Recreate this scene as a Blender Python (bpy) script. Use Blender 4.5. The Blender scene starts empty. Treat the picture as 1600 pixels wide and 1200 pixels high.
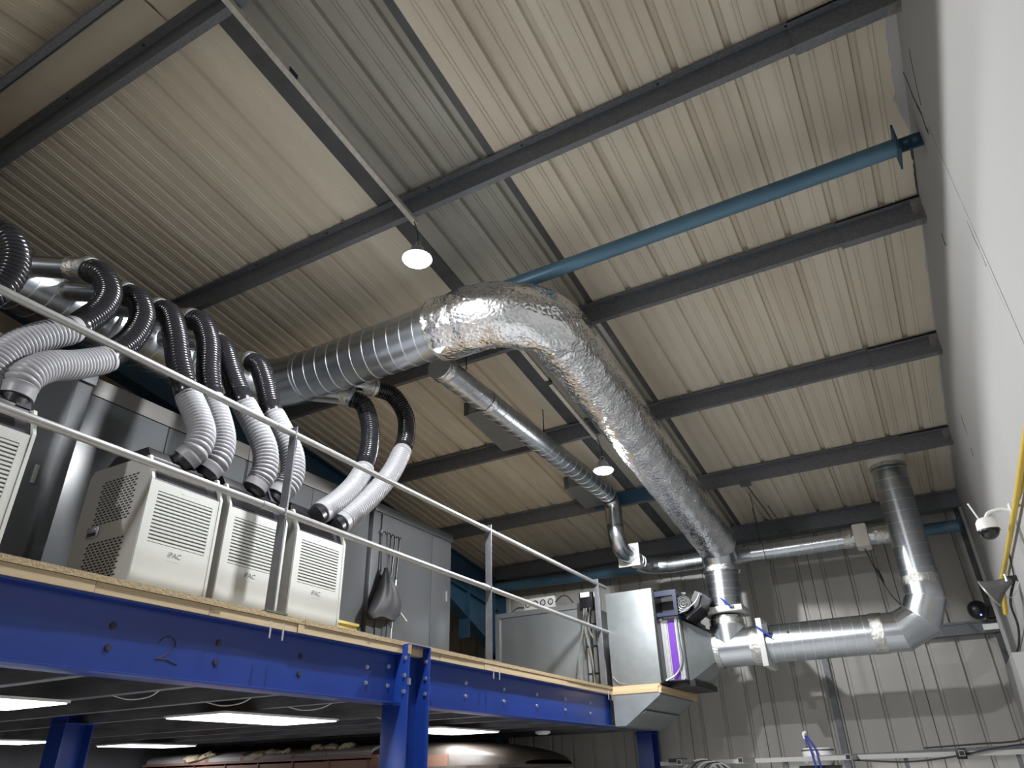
import bpy, bmesh, math, random
from mathutils import Vector, Matrix
random.seed(7)
SC = bpy.context.scene
COL = SC.collection
ZC = 1.7                      # eye height above the floor: z below is given relative to the eye

# ------------------------------------------------------------------ camera
def setup_camera():
    yaw, pitch, roll, f = math.radians(-28.581), math.radians(28.956), math.radians(1.494), 1105.06
    fw = Vector((math.sin(yaw)*math.cos(pitch), math.cos(yaw)*math.cos(pitch), math.sin(pitch)))
    r = Vector((math.cos(yaw), -math.sin(yaw), 0)); d = -r.cross(fw)
    r2 = math.cos(roll)*r + math.sin(roll)*d; d2 = -math.sin(roll)*r + math.cos(roll)*d
    cam = bpy.data.cameras.new('camera'); o = bpy.data.objects.new('camera', cam); COL.objects.link(o)
    cam.sensor_width = 36; cam.sensor_fit = 'HORIZONTAL'; cam.lens = f*36/1600
    cam.clip_start = .05; cam.clip_end = 100
    m = Matrix((r2, -d2, -fw)).transposed().to_4x4(); m.translation = Vector((0, 0, ZC))
    o.matrix_world = m; SC.camera = o
setup_camera()
w = bpy.data.worlds.new('world'); SC.world = w; w.use_nodes = True
w.node_tree.nodes['Background'].inputs[0].default_value = (.5, .55, .6, 1)
w.node_tree.nodes['Background'].inputs[1].default_value = .02
SC.view_settings.view_transform = 'Standard'; SC.view_settings.look = 'None'
SC.view_settings.exposure = -0.52; SC.view_settings.gamma = 1; SC.view_settings.use_curve_mapping = False
LAMP_POWER = 840.0
LAMP_COLOR = (.98, .99, 1.0)
PANEL_POWER = 26.0

# ------------------------------------------------------------------ materials
MATS = {}
def mat(name, col, rough=.5, metal=0, noise=0, nscale=5, col2=None, bump=0, bscale=40, stretch=(1,1,1), emit=None, estr=0, spec=.5, detail=4, bstretch=None, trans=0):
    if name in MATS: return MATS[name]
    m = bpy.data.materials.new(name); m.use_nodes = True; nt = m.node_tree; b = nt.nodes['Principled BSDF']
    b.inputs['Roughness'].default_value = rough; b.inputs['Metallic'].default_value = metal
    b.inputs['Specular IOR Level'].default_value = spec
    c = (*col, 1); b.inputs['Base Color'].default_value = c
    if trans: b.inputs['Transmission Weight'].default_value = trans
    if noise or bump:
        tc = nt.nodes.new('ShaderNodeTexCoord')
    if noise:
        mp = nt.nodes.new('ShaderNodeMapping'); mp.inputs['Scale'].default_value = stretch
        nt.links.new(tc.outputs['Object'], mp.inputs[0])
        n = nt.nodes.new('ShaderNodeTexNoise'); n.inputs['Scale'].default_value = nscale; n.inputs['Detail'].default_value = detail
        nt.links.new(mp.outputs[0], n.inputs['Vector'])
        rp = nt.nodes.new('ShaderNodeValToRGB')
        rp.color_ramp.elements[0].position = .5 - noise/2; rp.color_ramp.elements[1].position = .5 + noise/2
        rp.color_ramp.elements[0].color = (*(col2 or tuple(x*.6 for x in col)), 1); rp.color_ramp.elements[1].color = c
        nt.links.new(n.outputs['Fac'], rp.inputs[0]); nt.links.new(rp.outputs[0], b.inputs['Base Color'])
    if bump:
        mp2 = nt.nodes.new('ShaderNodeMapping'); mp2.inputs['Scale'].default_value = bstretch or stretch
        nt.links.new(tc.outputs['Object'], mp2.inputs[0])
        n2 = nt.nodes.new('ShaderNodeTexNoise'); n2.inputs['Scale'].default_value = bscale; n2.inputs['Detail'].default_value = 5
        n2.inputs['Roughness'].default_value = .6
        nt.links.new(mp2.outputs[0], n2.inputs['Vector'])
        bp = nt.nodes.new('ShaderNodeBump'); bp.inputs['Strength'].default_value = bump; bp.inputs['Distance'].default_value = .02
        nt.links.new(n2.outputs['Fac'], bp.inputs['Height']); nt.links.new(bp.outputs[0], b.inputs['Normal'])
    if emit:
        b.inputs['Emission Color'].default_value = (*emit, 1); b.inputs['Emission Strength'].default_value = estr
    MATS[name] = m; return m

LINER = mat('roof_liner', (.66,.605,.50), .45, 0, .5, 1.0, (.50,.435,.34), stretch=(2.6,.4,1), bump=.04, bscale=6)
LINER_B = mat('ridge_liner', (.56,.50,.40), .5, 0, .6, 2, (.47,.41,.32))
GRP = mat('rooflight_grp', (.36,.35,.31), .4, 0, .5, 2, (.25,.24,.205), stretch=(3,.4,1))
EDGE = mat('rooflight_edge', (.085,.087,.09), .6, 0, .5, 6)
GALV_D = mat('purlin_galv', (.19,.198,.218), .5, .25, .5, 45, (.12,.126,.14), detail=6)
GALV_W = mat('purlin_end', (.33,.325,.31), .7, 0, .5, 9, (.10,.10,.10))
WHITEWALL = mat('white_wall', (.37,.368,.36), .7, 0, .6, .9, (.335,.333,.327), bump=.12, bscale=14)
WALLTRIM = mat('wall_trim', (.43,.428,.42), .6)
CRACK = mat('crack', (.06,.055,.05), .9)
CLAD = mat('wall_cladding', (.46,.45,.42), .5, 0, .6, 1.5, (.36,.35,.325), stretch=(2.5,1,.35), bump=.03, bscale=8)
CONC = mat('concrete', (.62,.62,.61), .5, 0, .6, 1.5, (.54,.54,.53))
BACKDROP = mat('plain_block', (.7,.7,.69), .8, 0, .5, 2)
SHADEDWALL = mat('shaded_block', (.10,.10,.11), .8, 0, .5, 2)  # left wall: its shade is put into the colour
DUCT = mat('spiral_duct', (.62,.65,.69), .30, 1, .5, 3, (.46,.49,.53), stretch=(1,1,1), bump=.02, bscale=10)
DUCT2 = mat('smooth_duct', (.66,.69,.73), .26, 1, .5, 4, (.52,.55,.59))
SEAM = mat('duct_seam', (.70,.72,.74), .34, 1)
FOIL = mat('foil_wrap', (.82,.83,.85), .20, 1)
def crinkle(m, s1, s2, k1, k2):
    nt = m.node_tree; b = nt.nodes['Principled BSDF']; tc = nt.nodes.new('ShaderNodeTexCoord')
    n1 = nt.nodes.new('ShaderNodeTexNoise'); n1.noise_type = 'RIDGED_MULTIFRACTAL'; n1.inputs['Scale'].default_value = s1; n1.inputs['Detail'].default_value = 6; n1.inputs['Distortion'].default_value = .8
    n2 = nt.nodes.new('ShaderNodeTexVoronoi'); n2.feature = 'DISTANCE_TO_EDGE'; n2.inputs['Scale'].default_value = s2
    for n in (n1, n2): nt.links.new(tc.outputs['Object'], n.inputs['Vector'])
    b1 = nt.nodes.new('ShaderNodeBump'); b1.inputs['Strength'].default_value = k1; b1.inputs['Distance'].default_value = .012
    b2 = nt.nodes.new('ShaderNodeBump'); b2.inputs['Strength'].default_value = k2; b2.inputs['Distance'].default_value = .02
    nt.links.new(n1.outputs[0], b1.inputs['Height']); nt.links.new(n2.outputs['Distance'], b2.inputs['Height'])
    nt.links.new(b1.outputs[0], b2.inputs['Normal']); nt.links.new(b2.outputs[0], b.inputs['Normal'])
crinkle(FOIL, 11, 26, .45, .35)
TAPE = mat('foil_tape', (.84,.84,.83), .2, 1, .5, 14, (.55,.54,.50), bump=.8, bscale=34)
FOILD = mat('foil_dark', (.30,.31,.33), .45, 1)
HOSE_B = mat('black_hose', (.010,.010,.013), .22, 0, spec=.55)
HOSE_W = mat('grey_hose', (.25,.25,.268), .42)
PLASTIC_B = mat('black_plastic', (.008,.0078,.011), .38)
PANEL_D = mat('control_panel', (.06,.058,.075), .35)
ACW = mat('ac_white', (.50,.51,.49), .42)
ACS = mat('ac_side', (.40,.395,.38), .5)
ACS2 = mat('slot_dark', (.02,.02,.022), .8)
LOUVGAP = mat('louvre_gap', (.16,.165,.165), .7)
INK = mat('print_grey', (.20,.21,.22), .6)
INK2 = mat('print_light', (.55,.56,.55), .6)
CHROME = mat('chrome', (.7,.7,.72), .15, 1)
RAIL = mat('rail_galv', (.42,.425,.42), .42, .6, .4, 20, (.35,.35,.35))
POST = mat('post_grey', (.11,.113,.125), .45, .3, .4, 12, (.15,.155,.17))
BLUE = mat('beam_blue', (.011,.040,.235), .30, 0, .5, 2, (.008,.030,.185), bump=.03, bscale=5)
BLUE_D = mat('frame_blue', (.022,.070,.120), .5, 0, .5, 4, (.016,.05,.09))
TUBE = mat('tube_blue', (.10,.20,.285), .42, .2, .5, 5, (.07,.15,.22), stretch=(.4,1,1))
NAVY = mat('fan_frame_navy', (.006,.013,.048), .4)
CHIP = mat('chipboard', (.46,.36,.22), .8, 0, .7, 60, (.27,.19,.10), bump=.4, bscale=80)
TIMBER = mat('edge_timber', (.52,.41,.26), .7, 0, .6, 4, (.40,.30,.18), stretch=(1,.25,6))
PINE = mat('new_pine', (.66,.50,.30), .65, 0, .6, 5, (.55,.40,.22), stretch=(.3,.3,5))
BOLT = mat('bolt_zinc', (.55,.56,.58), .35, .9)
BOLTD = mat('bolt_dark', (.012,.014,.03), .5)
SHIM = mat('shim_green', (.09,.11,.08), .6)
CAB = mat('cabinet_grey', (.100,.106,.113), .30, .15, .5, 1.2, (.086,.091,.097))
CABT = mat('cabinet_rim', (.115,.112,.105), .5)
GBOX = mat('galv_sheet', (.34,.365,.375), .42, .6, .5, 9, (.28,.305,.315), detail=6)
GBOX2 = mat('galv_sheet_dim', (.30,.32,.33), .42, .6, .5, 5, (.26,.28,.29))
PURPLE = mat('purple_strip', (.125,.02,.34), .45)
ALU = mat('alu_frame', (.62,.64,.66), .3, .85)
JOIST = mat('joist_dark', (.20,.203,.22), .45, .3, .5, 6, (.08,.08,.09), stretch=(.5,3,3))
RUST = mat('rust_paint', (.22,.085,.06), .6, 0, .7, 3, (.16,.10,.07))
ROOFG = mat('carriage_roof', (.45,.455,.47), .7, 0, .7, 3, (.20,.16,.14), stretch=(.6,1,1))
BROWN = mat('carriage_brown', (.040,.028,.022), .4, 0, .6, 5, (.10,.085,.07))
CREAM = mat('carriage_cream', (.42,.39,.33), .6, 0, .7, 4, (.17,.10,.06), stretch=(1,1,.3))
WOOL = mat('insulation_wool', (.47,.40,.27), .95, 0, .6, 30, (.30,.24,.15), bump=.6, bscale=60)
YELLOW = mat('yellow_pipe', (.62,.43,.045), .45)
BAG = mat('bag_grey', (.055,.055,.062), .6, 0, .5, 6, (.04,.04,.045))
GREEN = mat('stick_green', (.02,.12,.10), .4)
WHITEP = mat('white_plastic', (.80,.80,.78), .4)
GLASSB = mat('dark_dome', (.006,.006,.009), .06, 0, spec=.8)
HORN = mat('horn_grey', (.17,.17,.165), .35, .3, .5, 12, (.10,.10,.10))
BLUELED = mat('blue_led', (.1,.15,.9), .4, emit=(.15,.25,1), estr=6)
HANDLE_B = mat('handle_blue', (.02,.06,.42), .4)
FOAM = mat('foam_cream', (.62,.60,.54), .8, bump=.3, bscale=20)
LAMPE = mat('lamp_emitter', (1,1,1), .4, emit=(1,.985,.95), estr=60)
PANELE = mat('panel_emitter', (1,1,1), .4, emit=(.93,.96,1), estr=7)
LAMPH = mat('lamp_housing', (.35,.36,.37), .4, .5)
CONDUIT = mat('conduit_galv', (.62,.60,.55), .55, .3, .6, 40, (.40,.38,.34))
WIRE = mat('black_wire', (.02,.02,.02), .6)
WIREW = mat('white_wire', (.6,.6,.6), .5)
WIREBL = mat('blue_wire', (.03,.05,.30), .5)
YBOX = mat('yellow_tray', (.62,.52,.16), .6)
ROOFOUT = mat('roof_outer', (.2,.2,.2), .8)

# ------------------------------------------------------------------ mesh helpers
ORG = {}
class MB:
    def __init__(s): s.v = []; s.f = []
    def add(s, vs, fs):
        k = len(s.v); s.v += [Vector(p) for p in vs]; s.f += [tuple(i+k for i in q) for q in fs]; return s
    def box(s, x0, x1, y0, y1, z0, z1):
        v = [(x,y,z) for z in (z0,z1) for y in (y0,y1) for x in (x0,x1)]
        return s.add(v, [(0,2,3,1),(4,5,7,6),(0,1,5,4),(2,6,7,3),(0,4,6,2),(1,3,7,5)])
    def prism(s, pts, d):
        """closed polygon pts (3d) extruded by vector d"""
        n = len(pts); d = Vector(d); P = [Vector(p) for p in pts]
        return s.add(P + [p+d for p in P], [tuple(range(n))[::-1], tuple(range(n, 2*n))] + [(i,(i+1)%n,n+(i+1)%n,n+i) for i in range(n)])
    def obox(s, c, u, v, w_):
        c, u, v, w_ = Vector(c), Vector(u), Vector(v), Vector(w_)
        p = [c+a*u+b*v+e*w_ for e in (-1,1) for b in (-1,1) for a in (-1,1)]
        return s.add(p, [(0,2,3,1),(4,5,7,6),(0,1,5,4),(2,6,7,3),(0,4,6,2),(1,3,7,5)])
    def sweep(s, pts, rad, n=16, cap=True, up=None):
        P = [Vector(p) for p in pts]
        R = rad if isinstance(rad, (list,tuple)) else [rad]*len(P)
        T = []
        for i in range(len(P)-1):
            d = P[i+1]-P[i]; T.append(d.normalized() if d.length > 1e-9 else (T[-1] if T else Vector((0,0,1))))
        t0 = T[0]; a = Vector(up) if up else (Vector((0,0,1)) if abs(t0.z) < .9 else Vector((1,0,0)))
        u = (a - t0*a.dot(t0)).normalized()
        k = len(s.v); prev = t0
        for i, p in enumerate(P):
            ti = T[i-1] if i > 0 else T[0]; tn = T[i] if i < len(T) else T[-1]
            if i > 0:
                q = prev.rotation_difference(ti); u = q @ u; prev = ti
            u = (u - ti*u.dot(ti)).normalized(); v = ti.cross(u)
            nb = (ti+tn); nb = nb.normalized() if nb.length > 1e-6 else ti
            for j in range(n):
                th = 2*math.pi*j/n
                o = (u*math.cos(th)+v*math.sin(th))*(R[i] if not callable(R[i]) else R[i](th))
                den = ti.dot(nb)
                if den > .3: o = o - ti*(o.dot(nb)/den)
                s.v.append(p+o)
        m = len(P)
        for i in range(m-1):
            for j in range(n):
                s.f.append((k+i*n+j, k+i*n+(j+1)%n, k+(i+1)*n+(j+1)%n, k+(i+1)*n+j))
        if cap:
            s.f.append(tuple(k+j for j in range(n))[::-1]); s.f.append(tuple(k+(m-1)*n+j for j in range(n)))
        return s
    def cyl(s, a, b, r, n=16): return s.sweep([a,b], r, n)
    def sphere(s, c, r, n=12, m=8, sq=(1,1,1), z0=-1, z1=1):
        c = Vector(c); k = len(s.v); a0 = math.asin(z0); a1 = math.asin(z1)
        for i in range(m+1):
            a = a0+(a1-a0)*i/m
            for j in range(n):
                t = 2*math.pi*j/n
                s.v.append(c+Vector((math.cos(a)*math.cos(t)*r*sq[0], math.cos(a)*math.sin(t)*r*sq[1], math.sin(a)*r*sq[2])))
        for i in range(m):
            for j in range(n):
                s.f.append((k+i*n+j, k+i*n+(j+1)%n, k+(i+1)*n+(j+1)%n, k+(i+1)*n+j))
        s.f.append(tuple(k+j for j in range(n))[::-1]); s.f.append(tuple(k+m*n+j for j in range(n)))
        return s
    def build(s, name, m, parent=None, smooth=False, angle=35, bevel=0, label=None, kind=None):
        me = bpy.data.meshes.new(name)
        V = [Vector((p.x,p.y,p.z+ZC)) for p in s.v]
        if parent is not None: org = ORG[parent.name]
        else:
            xs=[p.x for p in V]; ys=[p.y for p in V]; zs=[p.z for p in V]
            org = Vector(((min(xs)+max(xs))/2,(min(ys)+max(ys))/2,min(zs)))
        me.from_pydata([p-org for p in V], [], s.f)
        bm = bmesh.new(); bm.from_mesh(me)
        bmesh.ops.remove_doubles(bm, verts=bm.verts, dist=1e-6)
        bmesh.ops.recalc_face_normals(bm, faces=bm.faces)
        if bevel:
            es = [e for e in bm.edges if len(e.link_faces)==2 and e.calc_face_angle(0) > .6]
            bmesh.ops.bevel(bm, geom=es, offset=bevel, segments=2, affect='EDGES', profile=.6, clamp_overlap=True)
        bm.to_mesh(me); bm.free()
        if smooth or bevel:
            for p in me.polygons: p.use_smooth = True
            me.set_sharp_from_angle(angle=math.radians(angle))
        me.materials.append(m)
        o = bpy.data.objects.new(name, me); COL.objects.link(o)
        if parent is not None: o.parent = parent; ORG[o.name] = org
        else: o.location = org; ORG[o.name] = org
        if label: o['label'] = label
        if kind: o['kind'] = kind
        return o
def tag(o, label, cat, group=None):
    o['label'] = label; o['category'] = cat
    if group: o['group'] = group
    return o
def thing(name, label, cat, loc, group=None):
    o = bpy.data.objects.new(name, None); COL.objects.link(o)
    p = Vector((loc[0],loc[1],loc[2]+ZC)); o.location = p; ORG[o.name] = p; o.empty_display_size = .1
    return tag(o, label, cat, group)
def struct(o): o['kind'] = 'structure'; return o
def catmull(P, n=10):
    P = [Vector(p) for p in P]; Q = [2*P[0]-P[1]] + P + [2*P[-1]-P[-2]]; out = []
    for i in range(1, len(Q)-2):
        a,b,c,d = Q[i-1],Q[i],Q[i+1],Q[i+2]
        for k in range(n):
            t = k/n
            out.append(.5*((2*b)+(c-a)*t+(2*a-5*b+4*c-d)*t*t+(3*b-a-3*c+d)*t**3))
    out.append(P[-1]); return out
def resample(P, ds):
    L = [0]
    for i in range(1, len(P)): L.append(L[-1]+(P[i]-P[i-1]).length)
    n = max(2, int(round(L[-1]/ds))); out = []; j = 0
    for k in range(n+1):
        t = L[-1]*k/n
        while j < len(L)-2 and L[j+1] < t: j += 1
        f = (t-L[j])/max(1e-9, L[j+1]-L[j]); out.append(P[j].lerp(P[j+1], min(1,max(0,f))))
    return out
def arc(c, a, b, R, a0, a1, n):
    """points c + R(cos a*A + sin a*B)"""
    A, B, c = Vector(a), Vector(b), Vector(c)
    return [c+R*(math.cos(a0+(a1-a0)*i/n)*A+math.sin(a0+(a1-a0)*i/n)*B) for i in range(n+1)]
def text_mesh(name, body, size, m, parent, origin, xdir, ydir, shear=0, ext=.001):
    cu = bpy.data.curves.new(name, 'FONT'); cu.body = body; cu.size = size; cu.extrude = ext; cu.shear = shear
    cu.align_x = 'CENTER'; cu.align_y = 'CENTER'; cu.resolution_u = 3
    t = bpy.data.objects.new(name+'_tmp', cu); COL.objects.link(t)
    dg = bpy.context.evaluated_depsgraph_get(); me = bpy.data.meshes.new_from_object(t.evaluated_get(dg))
    bpy.data.objects.remove(t); bpy.data.curves.remove(cu)
    X, Y = Vector(xdir), Vector(ydir); Z = X.cross(Y); O = Vector(origin)+Vector((0,0,ZC))-ORG[parent.name]
    for v in me.vertices: v.co = O+X*v.co.x+Y*v.co.y+Z*v.co.z
    me.materials.clear(); me.materials.append(m)
    o = bpy.data.objects.new(name, me); COL.objects.link(o); o.parent = parent; ORG[o.name] = ORG[parent.name]
    return o
def wire(name, pts, r, m, label, parent=None, n=6, cat='cable', group=None):
    mb = MB().sweep(resample(catmull(pts, 8), .04), r, n)
    o = mb.build(name, m, parent, smooth=True)
    if parent is None: tag(o, label, cat, group)
    return o

# ------------------------------------------------------------------ the setting
TS = math.tan(math.radians(8.39))
ZR = 4.37; HP = .17; RY = 1.30; YB = 10.12; XR = .78; XL = -9.6; YF = -7.0; ZF = -ZC
def rz(y): return ZR - TS*y if y >= RY else ZR - TS*RY - TS*(RY-y)
struct(MB().box(XL-.2, XR+.2, YF-.2, YB+.2, ZF-.1, ZF).build('floor', CONC))
def rib_profile(x0, x1, ribs, rw=.052, rt=.030, rh=.034, sw=True):
    P = [(x0, 0)]
    rs = sorted(ribs); sws = []
    for i in range(len(rs)-1): pass
    ev = []
    for r in rs:
        if x0+.02 < r-rw/2 and r+rw/2 < x1-.005: ev.append((r, 'r'))
        for d in (.098, .225):
            q = r+d
            if sw and x0+.02 < q-.02 and q+.02 < x1-.005 and not any(abs(q-k) < .06 for k in rs): ev.append((q, 's'))
    ev.sort()
    for q, k in ev:
        if k == 'r': P += [(q-rw/2,0),(q-rt/2,rh),(q+rt/2,rh),(q+rw/2,0)]
        else: P += [(q-.020,0),(q-.016,-.007),(q-.010,-.007),(q-.006,0),(q+.006,0),(q+.010,-.007),(q+.016,-.007),(q+.020,0)]
    P.append((x1, 0)); return P
def roof_sheet(x0, x1, ribs, ya, yb, m, parent, name='roof_sheet', dz=0, sw=True):
    pr = rib_profile(x0, x1, ribs, sw=sw)
    poly = [(x, rz(ya)+h+dz) for x, h in pr] + [(x1, rz(ya)+.075), (x0, rz(ya)+.075)]
    mb = MB().prism([(x, ya, z) for x, z in poly], (0, yb-ya, rz(yb)-rz(ya)))
    return mb.build(name, m, parent)
ceil = MB()
ceil.prism([(XL-.2,RY,rz(RY)+.08),(XL-.2,YB+.2,rz(YB+.2)+.08),(XL-.2,YB+.2,rz(YB+.2)+.14),(XL-.2,RY,rz(RY)+.14),(XL-.2,YF-.2,rz(YF-.2)+.14),(XL-.2,YF-.2,rz(YF-.2)+.08)], (XR-XL+.4,0,0))
ceiling = struct(ceil.build('ceiling', ROOFOUT))
R_R = [.535-.335*k for k in range(0, 9)]
R_L = [-3.22-.35*k for k in range(0, 20)]
segs = [(-.3025,.78,R_R),(-1.3075,-.3025,R_R),(-1.84,-1.3075,R_R),(-3.045,-2.86,R_L)] + [(-3.045-1.05*(k+1), -3.045-1.05*k, R_L) for k in range(7)]
for a, b, rr in segs:
    roof_sheet(a, b, rr, RY+.0, YB+.15, LINER, ceiling)
    roof_sheet(a, b, rr, YF-.1, RY-.0, LINER, ceiling)
for ya, yb in ((RY, YB+.15), (YF-.1, RY)):
    roof_sheet(-2.86, -1.84, [-2.86+.30+.32*k for k in range(3)], ya, yb, GRP, ceiling, 'rooflight_sheet', dz=.012, sw=True)
    for x0, x1 in ((-2.865,-2.735),(-1.865,-1.81)):
        MB().prism([(x0,ya,rz(ya)-.004),(x1,ya,rz(ya)-.004),(x1,ya,rz(ya)+.02),(x0,ya,rz(ya)+.02)], (0,yb-ya,rz(yb)-rz(ya))).build('rooflight_edge_strip', EDGE, ceiling)
# ridge flashing: flat plates between the two top purlins
for k in range(6):
    xa, xb = XR-1.95*k-.02, XR-1.95*(k+1)
    p = [(xb, 1.40, rz(1.40)-.012),(xb, RY, rz(RY)-.03),(xb, 1.18, rz(1.18)-.012),(xb, 1.18, rz(1.18)-.006),(xb, RY, rz(RY)-.022),(xb, 1.40, rz(1.40)-.006)]
    MB().prism(p, (xa-xb,0,0)).build('ridge_plate', LINER_B, ceiling)

# back wall with its cladding sheets, right and left walls, wall behind the viewer
wb = MB().box(XL-.2, XR+.2, YB+.06, YB+.18, ZF, rz(YB)+.06)
wall_back = struct(wb.build('wall_back', ROOFOUT))
def wall_sheet(x0, x1, ribs):
    pr = rib_profile(x0, x1, ribs, rw=.05, rt=.026, rh=.03, sw=False)
    poly = [(x, YB+h, ZF) for x, h in pr] + [(x1, YB+.055, ZF), (x0, YB+.055, ZF)]
    MB().prism(poly, (0,0,rz(YB)-ZF+.03)).build('cladding_sheet', CLAD, wall_back)
for k in range(11):
    x1 = XR-.94*k-.0; x0 = max(XL-.1, x1-.94)
    wall_sheet(x0+.004, x1-.004, [x1-.157-.313*j for j in range(3)])
wr = MB()
prof = [(XR,YF,ZF),(XR,YB+.06,ZF),(XR,YB+.06,rz(YB)+.03),(XR,RY,rz(RY)+.03),(XR,YF,rz(YF)+.03)]
wr.prism(prof, (.15,0,0)); wall_right = struct(wr.build('wall_right', WHITEWALL))
struct(MB().prism([(XL,YF,ZF),(XL,YB+.06,ZF),(XL,YB+.06,rz(YB)+.03),(XL,RY,rz(RY)+.03),(XL,YF,rz(YF)+.03)], (-.15,0,0)).build('wall_left', SHADEDWALL))
struct(MB().box(XL-.2, XR+.2, YF-.15, YF, ZF, rz(YF)+.1).build('wall_front', BACKDROP))
# wall_right details: joint cover strip, cracks, torn lining at the roof edge, lower casing
MB().box(XR-.003, XR+.01, 3.77, 3.82, -1.2, 3.28).build('joint_strip', WHITEWALL, wall_right)
MB().box(XR-.002, XR+.01, 3.822, 3.828, 2.0, 2.55).build('joint_gap', CRACK, wall_right)
def ragged(name, pts, m, th=.006):
    MB().prism(pts, (0,0,th)).build(name, m, wall_right)
random.seed(3)
tp = []
for i in range(34):
    y = 2.70+ i*.049
    wdt = (.060 if y < 3.95 else .075-.07*min(1,(y-3.95)/.3)) + random.uniform(-.007,.007)
    tp.append((XR-max(.004,wdt), y))
top = [(XR+.02, tp[0][1])] + tp + [(XR+.02, tp[-1][1])]
mbt = MB()
n = len(top)
vs = [(x,y,rz(y)-.016) for x,y in top]+[(x,y,rz(y)-.004) for x,y in top]
mbt.add(vs, [tuple(range(n)), tuple(range(n,2*n))[::-1]]+[(i,(i+1)%n,n+(i+1)%n,n+i) for i in range(n)])
mbt.build('torn_lining', WALLTRIM, wall_right)
for y0, y1 in ((4.3,4.85),(5.0,6.5),(6.7,8.2),(8.5,9.6)):
    pts = [(XR+.02,y0)]+[(XR-.012+random.uniform(-.006,.008), y0+(y1-y0)*i/14) for i in range(15)]+[(XR+.02,y1)]
    n = len(pts); vs = [(x,y,rz(y)-.012) for x,y in pts]+[(x,y,rz(y)-.003) for x,y in pts]
    MB().add(vs, [tuple(range(n)), tuple(range(n,2*n))[::-1]]+[(i,(i+1)%n,n+(i+1)%n,n+i) for i in range(n)]).build('edge_filler', CRACK if y0 < 4.5 else WALLTRIM, wall_right)
def crack(pts, wd=.006):
    mb = MB()
    for a, b in zip(pts[:-1], pts[1:]):
        mb.obox((XR, (a[0]+b[0])/2, (a[1]+b[1])/2), (.003,0,0), (0,(b[0]-a[0])/2,(b[1]-a[1])/2), (0,-wd/2*random.uniform(.5,1.4),wd/2))
    mb.build('wall_crack', CRACK, wall_right)
crack([(3.80,3.84),(3.79,3.72),(3.82,3.60),(3.80,3.46)], .010)
crack([(3.82,3.52),(3.80,3.42),(3.84,3.33),(3.82,3.28)], .020)
crack([(3.45,3.60),(3.52,3.57),(3.60,3.52),(3.72,3.42)], .005)
crack([(4.62,3.10),(4.64,3.05),(4.63,3.01)], .006)
crack([(6.9,2.72),(6.95,2.66),(6.93,2.60),(6.97,2.55)], .007)
crack([(7.05,2.45),(7.08,2.38)], .005)
crack([(3.825,2.60),(3.83,2.5),(3.82,2.40),(3.83,2.3)], .010)
MB().box(XR-.03, XR+.01, 9.85, 9.93, .9, 2.74).build('corner_strip', WALLTRIM, wall_right)
MB().box(XR-.10, XR+.01, 8.6, 10.06, ZF, .92).build('boxed_casing', WALLTRIM, wall_right)
MB().box(XR-.075, XR+.01, 10.03, 10.115, .90, 2.78).build('corner_dark_angle', EDGE, wall_right)  # dark strip up the corner of the right and back walls
MB().box(-1.20, -1.13, YB-.05, YB+.01, -.2, 1.32).build('vertical_flashing', GALV_D, wall_back)

# ------------------------------------------------------------------ purlins, eaves beam, portal frame, struts
PY = [1.504, 3.246, 4.948, 6.622, 8.305]
PL = ['dark steel purlin beside the ridge plates, top left of the roof',
      'long dark steel purlin passing just above the upper bright lamp',
      'dark steel purlin passing behind the foil-wrapped bend of the big duct',
      'dark steel purlin crossing behind the middle of the foil-wrapped duct',
      'lowest full purlin, just above the duct that goes through the roof']
def zed(mb, x0, x1, y, zb, h, g=0, flip=1):
    t = .005
    yw = y-.045*flip
    def bx(ya, yb, za, zb_): mb.box(x0, x1, min(ya,yb), max(ya,yb), za, zb_)
    bx(yw-t-g, yw+g, zb+t, zb+h-t-g)
    bx(yw-.052*flip, yw+.0, zb+h-t-g, zb+h)
    bx(yw-.052*flip-t, yw-.052*flip, zb+h-.016-g, zb+h)
    bx(yw-t-g, y+g*flip, zb-g, zb+t)
    bx(y-t, y+g, zb+t, zb+.016)
for y, lab in zip(PY, PL):
    p = thing('roof_purlin', lab, 'purlin', (-2.5, y, ZR-HP-TS*y), 'roof purlins')
    zb = ZR-HP-TS*y
    mb = MB(); zed(mb, XL, XR+.03, y, zb, HP); mb.build('zed_section', GALV_D, p)
    if y > 2:
        mb = MB(); zed(mb, {3.246:.208,4.948:.198,6.622:.205,8.305:.30}[y], XR+.03, y, zb-.001, HP-.002, g=.012); mb.build('lap_sleeve', GALV_D, p)
        mb = MB(); zed(mb, XR-.07, XR+.03, y, zb-.001, HP-.03, g=.014); mb.build('plaster_smear', GALV_W, p)
    for k in range(10):
        x = .2-.9*k+(.1 if k % 2 else 0)
        MB().cyl((x,y-.075,zb+HP-.012),(x,y-.075,zb+HP-.004),.008,6).build('screw', BOLTD, p)
y = 1.075; zb = rz(y)-HP
p = thing('roof_purlin', 'first purlin on the far side of the ridge, cut off by the top left corner', 'purlin', (-2.5,y,zb), 'roof purlins')
mb = MB(); zed(mb, XL, XR+.03, y, zb, HP, flip=-1); mb.build('zed_section', GALV_D, p)
# eaves beam
p = thing('eaves_beam', 'deep dark eaves beam along the top of the back wall', 'beam', (-3,9.8,2.72))
mb = MB(); zed(mb, XL, XR+.03, 9.86, 2.725, .20); mb.build('zed_section', GALV_D, p)
MB().box(XL, XR, 9.87, YB, 2.76, 2.80).build('eaves_angle', GALV_D, p)
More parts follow.
